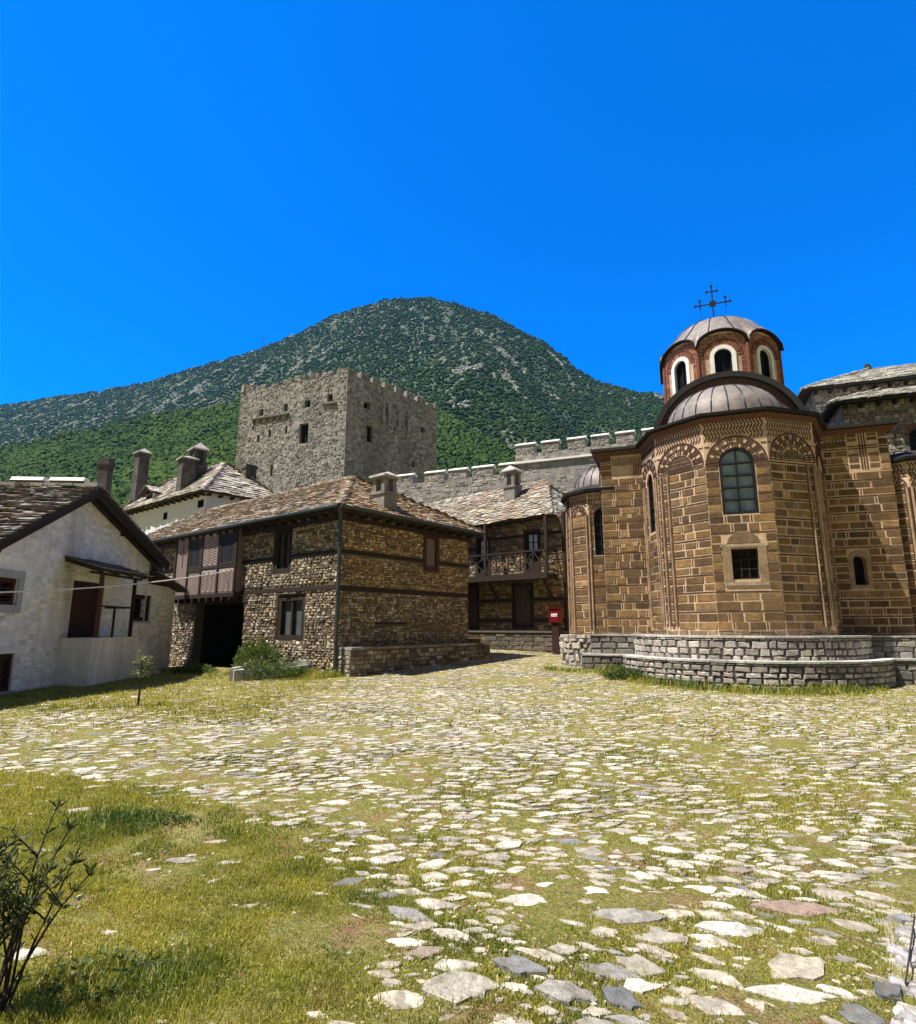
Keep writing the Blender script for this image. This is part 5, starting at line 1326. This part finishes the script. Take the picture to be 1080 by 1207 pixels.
def build_plants():
    # dark leafy shrub in the lower left corner
    bx, by = -2.06, 3.0; bz = gzf(bx, by); t = thing('oleander_shrub', 'dark stemmed leafy shrub cut by the lower left corner', 'shrub', (bx, by, bz))
    st = MB(); P, D = [], []
    r = random.Random(4)
    tips = []
    for k in range(16):
        a = r.uniform(0, 2 * pi); ln = r.uniform(.5, .92); sp = r.uniform(.05, .36)
        if k < 5: a = r.uniform(-.9, .9); sp = r.uniform(.18, .36)
        p = np.array((bx + r.uniform(-.07, .07), by + r.uniform(-.07, .07), bz - .03)); pts = [tuple(p)]; d = np.array((cos(a) * sp, sin(a) * sp, 1.0))
        for j in range(8):
            d = d + np.array((r.uniform(-.12, .12) + cos(a) * .03, r.uniform(-.12, .12) + sin(a) * .03, 0)); p = p + d / np.linalg.norm(d) * ln / 8; pts.append(tuple(p))
            if j >= 3:
                for q in range(8 if j > 4 else 1):
                    aa = r.uniform(0, 2 * pi); P.append(p - d * .02 * r.random()); D.append((cos(aa) * .8 + d[0] * .5, sin(aa) * .8 + d[1] * .5, r.uniform(.15, 1.1)))
                if j in (4, 5, 6) and r.random() < .6:
                    a2 = r.uniform(0, 2 * pi); e = p.copy(); pp = [tuple(e)]; dd = np.array((cos(a2) * .7, sin(a2) * .7, .8))
                    for w in range(4):
                        e = e + dd / np.linalg.norm(dd) * .045; pp.append(tuple(e))
                        for q in range(4): aa = r.uniform(0, 2 * pi); P.append(e.copy()); D.append((cos(aa) * .8 + dd[0] * .5, sin(aa) * .8 + dd[1] * .5, r.uniform(.1, 1)))
                    st.tube(pp, [.0045, .004, .0035, .003, .002], 5)
        for q in range(7): aa = r.uniform(0, 2 * pi); P.append(p.copy()); D.append((cos(aa) * .5, sin(aa) * .5, r.uniform(.5, 1.2)))
        st.tube(pts, np.linspace(.008, .003, len(pts)), 6)
    st.build('stem', M_BARK, t); leaf_obj('foliage', t, P, D, .052, .011, (.08, .105, .042), .5)
    # staked sapling on the lawn
    sx, sy = -6.95, 13.45; sz = gzf(sx, sy); t = thing('sapling', 'young thin tree with a few pale leaves on the lawn before the white house', 'tree', (sx, sy, sz))
    st = MB(); st.tube([(sx, sy, sz - .05), (sx + .01, sy, sz + .45), (sx - .01, sy + .01, sz + .95)], [.028, .02, .012], 7); P, D = [], []
    for k in range(9):
        a = r.uniform(0, 2 * pi); z = r.uniform(.5, .92); ln = r.uniform(.15, .32); b = np.array((sx, sy, sz + z)); e = b + np.array((cos(a) * ln * .6, sin(a) * ln * .6, ln * .7)); st.tube([tuple(b), tuple(e)], [.008, .004], 5)
        for q in range(16): aa = r.uniform(0, 2 * pi); P.append(b + (e - b) * r.uniform(.35, 1.1) + np.array([r.uniform(-.05, .05) for _ in range(3)])); D.append((cos(aa), sin(aa), r.uniform(-.3, .8)))
    st.build('trunk', M_BARK, t); leaf_obj('crown', t, P, D, .09, .05, (.16, .2, .07), .4)
    # bush beside the passage
    t = thing('green_bush', 'rounded bright green bush beside the dark passage of the stone house', 'bush', (-7.0, 21.2, gzf(-7, 21.2)))
    P, D = [], []; st = MB(); z0 = gzf(-7, 21.2)
    for k in range(2600):
        a, e = r.uniform(0, 2 * pi), r.uniform(-.1, 1.4); q = r.uniform(.55, 1) * (1 + .25 * sin(3 * a + 1) * cos(2 * e)); v = np.array((cos(a) * cos(e) * .95 * q, sin(a) * cos(e) * .6 * q, sin(e) * .95 * q)); c = np.array((-6.95, 21.15, z0 + .15))
        P.append(c + v); D.append((v[0] + r.uniform(-.6, .6), v[1] + r.uniform(-.6, .6), v[2] + r.uniform(-.3, .6)))
    for k in range(9): a = r.uniform(0, 2 * pi); st.tube([(-6.95, 21.15, z0 - .05), (-6.95 + cos(a) * .5, 21.15 + sin(a) * .3, z0 + r.uniform(.4, .8))], [.02, .008], 5)
    st.build('stem', M_BARK, t); leaf_obj('foliage', t, P, D, .09, .045, (.095, .14, .025), .4)
    # dark low weed clump on the lawn
    def clump(name, lab, x, y, rx, ry, h, n, col, L=.07, W=.022, cat='weed', dz=0):
        z = gzf(x, y) + dz; P, D = [], []
        for k in range(n):
            a = r.uniform(0, 2 * pi); q = sqrt(r.random()); px, py = x + cos(a) * rx * q, y + sin(a) * ry * q; hh = h * (1 - .6 * q * q) * r.uniform(.1, 1)
            P.append((px, py, z + hh)); aa = r.uniform(0, 2 * pi); D.append((cos(aa), sin(aa), r.uniform(0, .9)))
        o = leaf_obj(name, None, P, D, L, W, col, .4); m = np.empty(len(o.data.vertices) * 3, np.float32); o.data.vertices.foreach_get('co', m); o.data.vertices.foreach_set('co', (m.reshape(-1, 3) - np.array((x, y, z), np.float32)).ravel()); o.data.update(); o.location = (x, y, z); tag(o, lab, cat)
    clump('weed_clump', 'low dark green leafy weed clump on the yellow lawn', -2.75, 5.62, .42, .2, .07, 420, (.07, .115, .025), .045, .014)
    clump('broadleaf_weed', 'low patch of broad leaved weeds at foot of the leafy shrub', -1.72, 3.25, .3, .2, .07, 260, (.075, .115, .028), .05, .018)
    clump('podium_weed', 'green weed tuft against the left end of the podium', *cl(-3.6, 2.55), .75, .3, .34, 900, (.055, .1, .02), .12, .03)
    clump('wall_weed', 'small green weed growing at the mouth of the dark passage', -9.6, 22.3, .8, .4, .4, 700, (.09, .14, .03), .12, .035)
    clump('coping_weed', 'tiny weed sprouting from the podium coping by the side bay', *cl(-4.75, .35), .12, .1, .3, 60, (.09, .13, .04), .08, .03, dz=1.2)
    # stone planter rim by the house
    t = thing('stone_planter', 'low whitened stone planter edge overgrown with grass before the house', 'planter', (-6.2, 19.8, .2))
    C = [(-6.95, 19.0), (-5.5, 19.75), (-5.15, 20.95), (-7.2, 20.5)]; mb = MB()
    for i in range(4):
        a, b = np.array(C[i]), np.array(C[(i + 1) % 4]); L = np.linalg.norm(b - a); F = Frame((*a, 0), ((b - a)[0], (b - a)[1], 0)); u = 0; zb = gzf(*a) - .1
        while u < L - .05:
            w = min(U(.3, .6), L - u); hh = gzf(*a) + U(.3, .38)
            P = [F.p(x + U(-.02, .02), z + U(-.02, .03) * (z > .2), y + U(-.02, .02)) for z in (zb, hh) for x, y in ((u, -.1), (u + w - .02, -.1), (u + w - .02, .12), (u, .12))]; mb.hexa(P, 0, pal([(.55, .53, .5), (.48, .46, .43), (.4, .38, .35)], .15)); u += w
    mb.build('rim', M_STONE, t); mb = MB(); mb.face([(x, y, .3) for x, y in C]); mb.build('soil', mat('planter_soil', (.07, .075, .025), .4, 8), t)
    clump('planter_grass', 'tall grass filling and fringing the whitened planter', -6.0, 19.6, 1.15, .75, .5, 1800, (.08, .125, .02), .2, .018, 'grass tuft')
    # rubble kerb with iron edge at the lower right corner
    kx, ky = 2.25, 3.4; t = thing('stone_kerb', 'mortared rubble kerb with rusty iron edging in lower right corner', 'kerb', (kx, ky, gzf(kx, ky)))
    mb = MB(); z = gzf(kx, ky)
    mb.hexa([(x, y, zz) for zz in (z - .1, z + .002) for x, y in ((1.95, 3.0), (2.14, 2.98), (2.78, 3.9), (2.52, 3.92))], 1)
    for k in range(34):
        y = U(2.92, 3.9); x = 1.9 + .7 * (y - 2.96) + U(0.02, .2); flat_stone(mb, x, y, U(.09, .19), U(.07, .12), U(0, 3), pal([(.46, .43, .4), (.38, .36, .34), (.52, .47, .42), (.28, .27, .26)], .15), U(.015, .04), 8)
    flat_stone(mb, 2.02, 3.16, .16, .12, .4, (.13, .145, .165), .04, 7, .12)
    mb.build('rubble', [M_COBBLE, M_CONC], t)
    ib = MB(); ib.beam((2.11, 3.17, z + .05), (2.66, 3.84, z + .05), .006, .012); ib.build('iron_edging', mat('rusty_iron', (.045, .028, .02), .4, 14, .8, .3), t)
    pb = MB(); pb.hexa([(x, y, zz) for zz in (z - .1, z + .05) for x, y in ((2.15, 3.16), (3.1, 3.0), (3.7, 3.8), (2.69, 3.83))]); pb.build('concrete_slab', M_CONC, t)

# ------------------------------------------------------------------ mountain
SIL = [(-1.392, .2886), (-1.176, .3195), (-.989, .3539), (-.814, .3855), (-.725, .4014), (-.636, .4142), (-.547, .4352), (-.458, .4628), (-.369, .4924), (-.294, .5256), (-.233, .5592), (-.172, .583), (-.109, .5967), (-.055, .5967), (.008, .583), (.054, .566), (.093, .5457), (.154, .509), (.214, .4596), (.243, .4384), (.303, .4174), (.363, .4046), (.467, .3855), (.614, .3507), (.803, .3117), (1.05, .281), (1.414, .2581)]
NEAR = [(-1.378, .2354), (-1.093, .2733), (-.802, .304), (-.657, .3382), (-.511, .3696), (-.392, .3918), (-.288, .411), (-.182, .4174), (-.091, .3982), (0, .3586), (.089, .304), (.2, .25), (1.4, .2)]
ICO_V = None
def ico(sub):
    t = (1 + sqrt(5)) / 2
    v = [(-1, t, 0), (1, t, 0), (-1, -t, 0), (1, -t, 0), (0, -1, t), (0, 1, t), (0, -1, -t), (0, 1, -t), (t, 0, -1), (t, 0, 1), (-t, 0, -1), (-t, 0, 1)]
    f = [(0, 11, 5), (0, 5, 1), (0, 1, 7), (0, 7, 10), (0, 10, 11), (1, 5, 9), (5, 11, 4), (11, 10, 2), (10, 7, 6), (7, 1, 8), (3, 9, 4), (3, 4, 2), (3, 2, 6), (3, 6, 8), (3, 8, 9), (4, 9, 5), (2, 4, 11), (6, 2, 10), (8, 6, 7), (9, 8, 1)]
    v = [np.array(q) / np.linalg.norm(q) for q in v]
    for _ in range(sub):
        mid = {}; nf = []
        def m(a, b):
            k = (min(a, b), max(a, b))
            if k not in mid: q = v[a] + v[b]; v.append(q / np.linalg.norm(q)); mid[k] = len(v) - 1
            return mid[k]
        for a, b, c in f: ab, bc, ca = m(a, b), m(b, c), m(c, a); nf += [(a, ab, ca), (b, bc, ab), (c, ca, bc), (ab, bc, ca)]
        f = nf
    return np.array(v), np.array(f)
def clumps(C, Rr, tint, sub, sq=(1, 1, .8), jit=.35):
    bv, bf = ico(sub); n = len(C); k = len(bv)
    rad = Rr[:, None] * NS.uniform(1 - jit, 1 + jit, (n, k)); a = NS.uniform(0, 2 * pi, n); ca, sa = np.cos(a)[:, None], np.sin(a)[:, None]
    B = bv[None] * np.array(sq); X = B[..., 0] * ca - B[..., 1] * sa; Y = B[..., 0] * sa + B[..., 1] * ca
    V = np.stack([X, Y, np.broadcast_to(B[..., 2], X.shape)], 2) * rad[..., None] + C[:, None]
    F = (bf[None] + (np.arange(n) * k)[:, None, None]).reshape(-1, 3); T = np.repeat(tint, len(bf), 0)
    return V.reshape(-1, 3), F, T
def terrain(name, lab, line, dist, y0, z0, pw, amp, nx, nt, tmax, seed, mat_, tone):
    lx = np.array([a for a, b in line]); lz = np.array([b for a, b in line])
    def H(rx, t):
        Yr = dist(rx); Zr = 1.7 + np.interp(rx, lx, lz) * Yr; y = y0 + (Yr - y0) * t; tt = np.minimum(t, 1)
        z = z0 + (Zr - z0) * tt ** pw; x = rx * y
        gul = np.abs(fbm(x * .006 + seed, y * .003 + seed, 4) - .5) * 2
        z = z - amp * gul * np.sin(np.clip(t, 0, 1) * pi) ** .8 - amp * .35 * (1 - fbm(x * .025 + seed, y * .025, 4)) * np.clip(t * 4, 0, 1) * np.clip((1 - t) * 4 + .25, 0, 1)
        z = z + 8 * (fbm(rx * 60 + seed, t * 5, 3) - .5) * np.clip(t * 3 - 2, 0, 1)
        z = np.where(t > 1, z - (t - 1) * Yr * .55, z); return x, y, z
    rx = np.linspace(-1.38, 1.4, nx); t = np.linspace(0, tmax, nt); RX, T = np.meshgrid(rx, t); X, Y, Z = H(RX, T)
    V = np.stack([X.ravel(), Y.ravel(), Z.ravel()], 1); i = np.arange((nt - 1) * (nx - 1)); r = i // (nx - 1); c = i % (nx - 1); a = r * nx + c; F = np.stack([a, a + 1, a + nx + 1, a + nx], 1)
    o = np_mesh(name, V, F, [mat_], ptint=tone(X.ravel(), Y.ravel(), RX.ravel(), T.ravel()), smooth=True); tag(o, lab, None, None, 'structure'); return H
def rockmask(x, y, rx, t):
    n = fbm(x * .05 + 7, y * .03 + x * .02, 4); s = fbm(x * .16 + 3 - y * .04, y * .04 + x * .04, 3)
    reg = .8 * np.exp(-((rx + .45) / .36) ** 2) * sm(.45, .7, t) + 1.25 * np.exp(-((rx - .03 - .16 * (t - .6)) / .1) ** 2) * np.exp(-((t - .66) / .27) ** 2) + .8 * np.exp(-((rx + .1) / .07) ** 2) * np.exp(-((t - .92) / .07) ** 2) + .75 * np.exp(-((rx - .19) / .05) ** 2) * np.exp(-((t - .93) / .09) ** 2) + .1 * sm(.9, 1, t) + .3 * sm(-.5, -.8, rx) * sm(.5, .75, t)
    return np.clip((n * .4 + s * .6 - .5) * 4.6 + reg * .55 - .34, 0, 1.4)
def build_hills():
    M_HILL = mat('mountain_soil', None, .35, .12, .95, .5, .8)
    d1 = lambda rx: np.interp(rx, [-1.4, -.8, -.3, -.05, .15, .35, .8, 1.4], [1500, 1350, 1080, 950, 860, 780, 700, 650])
    def tone(x, y, rx, t):
        m = (rockmask(x, y, rx, t) > .62)[:, None]; return np.where(m, np.array([.11, .12, .08]), np.array([.04, .06, .02])) * NS.uniform(.8, 1.2, (len(x), 1))
    H1 = terrain('mountain', 'rocky green mountain rising behind the monastery', SIL, d1, 150, 6, 1.22, 42, 420, 200, 1.35, 3.3, M_HILL, tone)
    d2 = lambda rx: np.interp(rx, [-1.4, -.5, 0, .2, 1.4], [480, 440, 400, 330, 300])
    H2 = terrain('hill', 'nearer bright green wooded spur left of the tower', NEAR, d2, 110, 0, 1.1, 16, 260, 80, 1.4, 8.1, M_HILL, lambda x, y, rx, t: np.tile([.05, .08, .02], (len(x), 1)))
    def scat(H, dist, n, rmin, rmax, tfun, rocky, sub, y0, rng=(-1.2, 1.05)):
        rx = NS.uniform(*rng, n); t = NS.uniform(.02, 1.0, n); Yr = dist(rx); y = y0 + (Yr - y0) * t; k = NS.uniform(0, 1, n) < (y / Yr.max()) ** 1; rx, t = rx[k], t[k]
        X, Y, Z = H(rx, t); rk = rockmask(X, Y, rx, t) if rocky else np.zeros(len(X)); return rx, t, X, Y, Z, rk
    rx, t, X, Y, Z, rk = scat(H1, d1, 250000, 2, 4, None, True, 0, 150)
    g = rk < .6 + NS.uniform(-.12, .12, len(rk)); C = np.stack([X, Y, Z], 1); n = g.sum(); Rr = NS.uniform(1.0, 2.3, len(X)) * (.8 + .5 * fbm(X * .01, Y * .01, 3))
    sh = fbm(X * .012 + 5, Y * .012, 3)[:, None]; base = np.array([.026, .05, .013]) * (1 - sh) + np.array([.05, .08, .018]) * sh
    v, f, T = clumps(C[g] + np.array([0, 0, .8]), Rr[g], (base[g] * NS.uniform(.82, 1.18, (n, 1))), 0); M_SHRUB = mat('maquis', None, .3, .6, .95, 0, spec=.05)
    o = np_mesh('mountain_scrub', v, f, [M_SHRUB], tint=T); tag(o, 'dense dark green scrub covering the mountain', None, None, 'stuff')
    w = (rk > .58) & (NS.uniform(0, 1, len(rk)) < .7); n = w.sum()
    v, f, T = clumps(C[w] + np.array([0, 0, .3]), NS.uniform(.7, 2.0, n), np.array([.42, .41, .395]) * NS.uniform(.6, 1.25, (n, 1)), 0, (1.5, 1.0, .75), .4)
    o = np_mesh('mountain_rocks', v, f, [mat('limestone', None, .3, .5, .95, .4, 1.5)], tint=T); tag(o, 'grey white limestone outcrops on the mountain', None, None, 'stuff')
    rx, t, X, Y, Z, rk = scat(H2, d2, 60000, 2, 4, None, False, 1, 110, (-1.2, .12)); n = len(X)
    sh = fbm(X * .02 + 5, Y * .02, 3)[:, None]; base = np.array([.03, .06, .015]) * (1 - sh) + np.array([.066, .105, .023]) * sh
    v, f, T = clumps(np.stack([X, Y, Z + .9], 1), NS.uniform(1.0, 2.4, n), base * NS.uniform(.75, 1.3, (n, 1)), 0, (1, 1, .85), .35)
    o = np_mesh('hill_woodland', v, f, [M_SHRUB], tint=T); tag(o, 'bright green woodland covering the nearer spur', None, None, 'stuff')
    x, y, z = H1(np.array([-.3555]), np.array([1.0])); x, y, z = float(x[0]), float(y[0]), float(z[0]); mm = MB(); hgt = .024 * y
    mm.tube([(x, y, z - 3), (x, y, z + hgt)], [.55, .3], 6)
    for k in range(3): mm.beam((x - 2.2, y, z + hgt * (.5 + .17 * k)), (x + 2.2, y, z + hgt * (.5 + .17 * k)), .3, .3)
    o = thing_mesh(mm, 'antenna_mast', M_IRON, (x, y, z)); tag(o, 'thin antenna mast on the mountain ridge', 'mast')

# ------------------------------------------------------------------ light, sky, camera
def build_haze():
    M = bpy.data.materials.new('haze_air'); M.use_nodes = True; N = M.node_tree.nodes; N.remove(N['Principled BSDF'])
    v = N.new('ShaderNodeVolumePrincipled'); v.inputs['Color'].default_value = (.04, .4, 1, 1); v.inputs['Density'].default_value = HAZE; v.inputs['Anisotropy'].default_value = .1
    M.node_tree.links.new(v.outputs['Volume'], N['Material Output'].inputs['Volume'])
    mb = MB(); F = Frame((0, 0, 0), (1, 0, 0)); x0, x1, y0, y1, z0, z1 = -4100, 4100, -3100, 4100, -400, 760
    mb.hexa([(x, y, z) for z in (z0, z1) for x, y in ((x0, y0), (x1, y0), (x1, y1), (x0, y1))])
    o = mb.build('haze', M); tag(o, 'thin blue haze in the air before the mountain', None, None, 'stuff')
HAZE = .00007
def setup():
    el, az = radians(65), atan2(-.95, -.31)
    w = bpy.data.worlds.new('World'); SC.world = w; w.use_nodes = True; nt = w.node_tree; N = nt.nodes; L = nt.links
    sky = N.new('ShaderNodeTexSky'); sky.sky_type = 'NISHITA'; sky.sun_disc = False; sky.sun_elevation = el; sky.sun_rotation = az % (2 * pi); sky.air_density = 1.0; sky.dust_density = .15; sky.ozone_density = 4.0; sky.altitude = 200
    # deep clear blue ahead, neutral fill added overhead, at the sides and behind camera
    ml = N.new('ShaderNodeMix'); ml.data_type = 'RGBA'; ml.blend_type = 'MULTIPLY'; ml.inputs['Factor'].default_value = 1; ml.inputs['B'].default_value = (*SKY_TINT, 1); L.new(sky.outputs['Color'], ml.inputs['A'])
    tc = N.new('ShaderNodeTexCoord'); sx = N.new('ShaderNodeSeparateXYZ'); L.new(tc.outputs['Generated'], sx.inputs['Vector'])
    mr = N.new('ShaderNodeMapRange'); mr.inputs['From Min'].default_value = .45; mr.inputs['From Max'].default_value = -.15; L.new(sx.outputs['Y'], mr.inputs['Value'])
    mb = N.new('ShaderNodeMix'); mb.data_type = 'RGBA'; L.new(mr.outputs['Result'], mb.inputs['Factor']); L.new(ml.outputs['Result'], mb.inputs['A']); mb.inputs['B'].default_value = (*SKY_FILL, 1)
    L.new(mb.outputs['Result'], N['Background'].inputs['Color']); N['Background'].inputs['Strength'].default_value = .1
    s = bpy.data.lights.new('sun', 'SUN'); s.energy = SUN; s.angle = radians(.53); s.color = (1, .95, .86); so = bpy.data.objects.new('sun', s); COL.objects.link(so)
    from mathutils import Vector
    d = Vector((sin(az) * cos(el), cos(az) * cos(el), sin(el))); so.rotation_euler = d.to_track_quat('Z', 'Y').to_euler(); so.location = (-20, 10, 40)
    c = bpy.data.cameras.new('camera'); co = bpy.data.objects.new('camera', c); COL.objects.link(co); c.sensor_fit = 'HORIZONTAL'; c.sensor_width = 36; c.lens = 36 * 700 / 1080; c.clip_start = .05; c.clip_end = 12000
    co.location = (0, 0, 1.7); co.rotation_euler = (radians(90 + 10.916), 0, 0); SC.camera = co
    v = SC.view_settings; v.view_transform = 'Standard'; v.look = 'None'; v.exposure = EXPO; v.gamma = 1
    SC.render.engine = 'CYCLES'; SC.cycles.max_bounces = 6; SC.cycles.diffuse_bounces = 3; SC.cycles.use_denoising = True; SC.cycles.volume_bounces = 0
SKY_TINT, SKY_FILL, SUN, EXPO = (.0, .66, 1.52), (.64, .62, .6), 5.0, .92
import time as _t
for fn in (build_ground, build_house, build_balcony_house, build_white_house, build_white_back, build_tower, build_walls, build_church, build_grey, build_cobbles, build_grass, build_plants, build_hills, build_haze, setup):
    _a = _t.time(); fn(); print(fn.__name__, round(_t.time() - _a, 1))
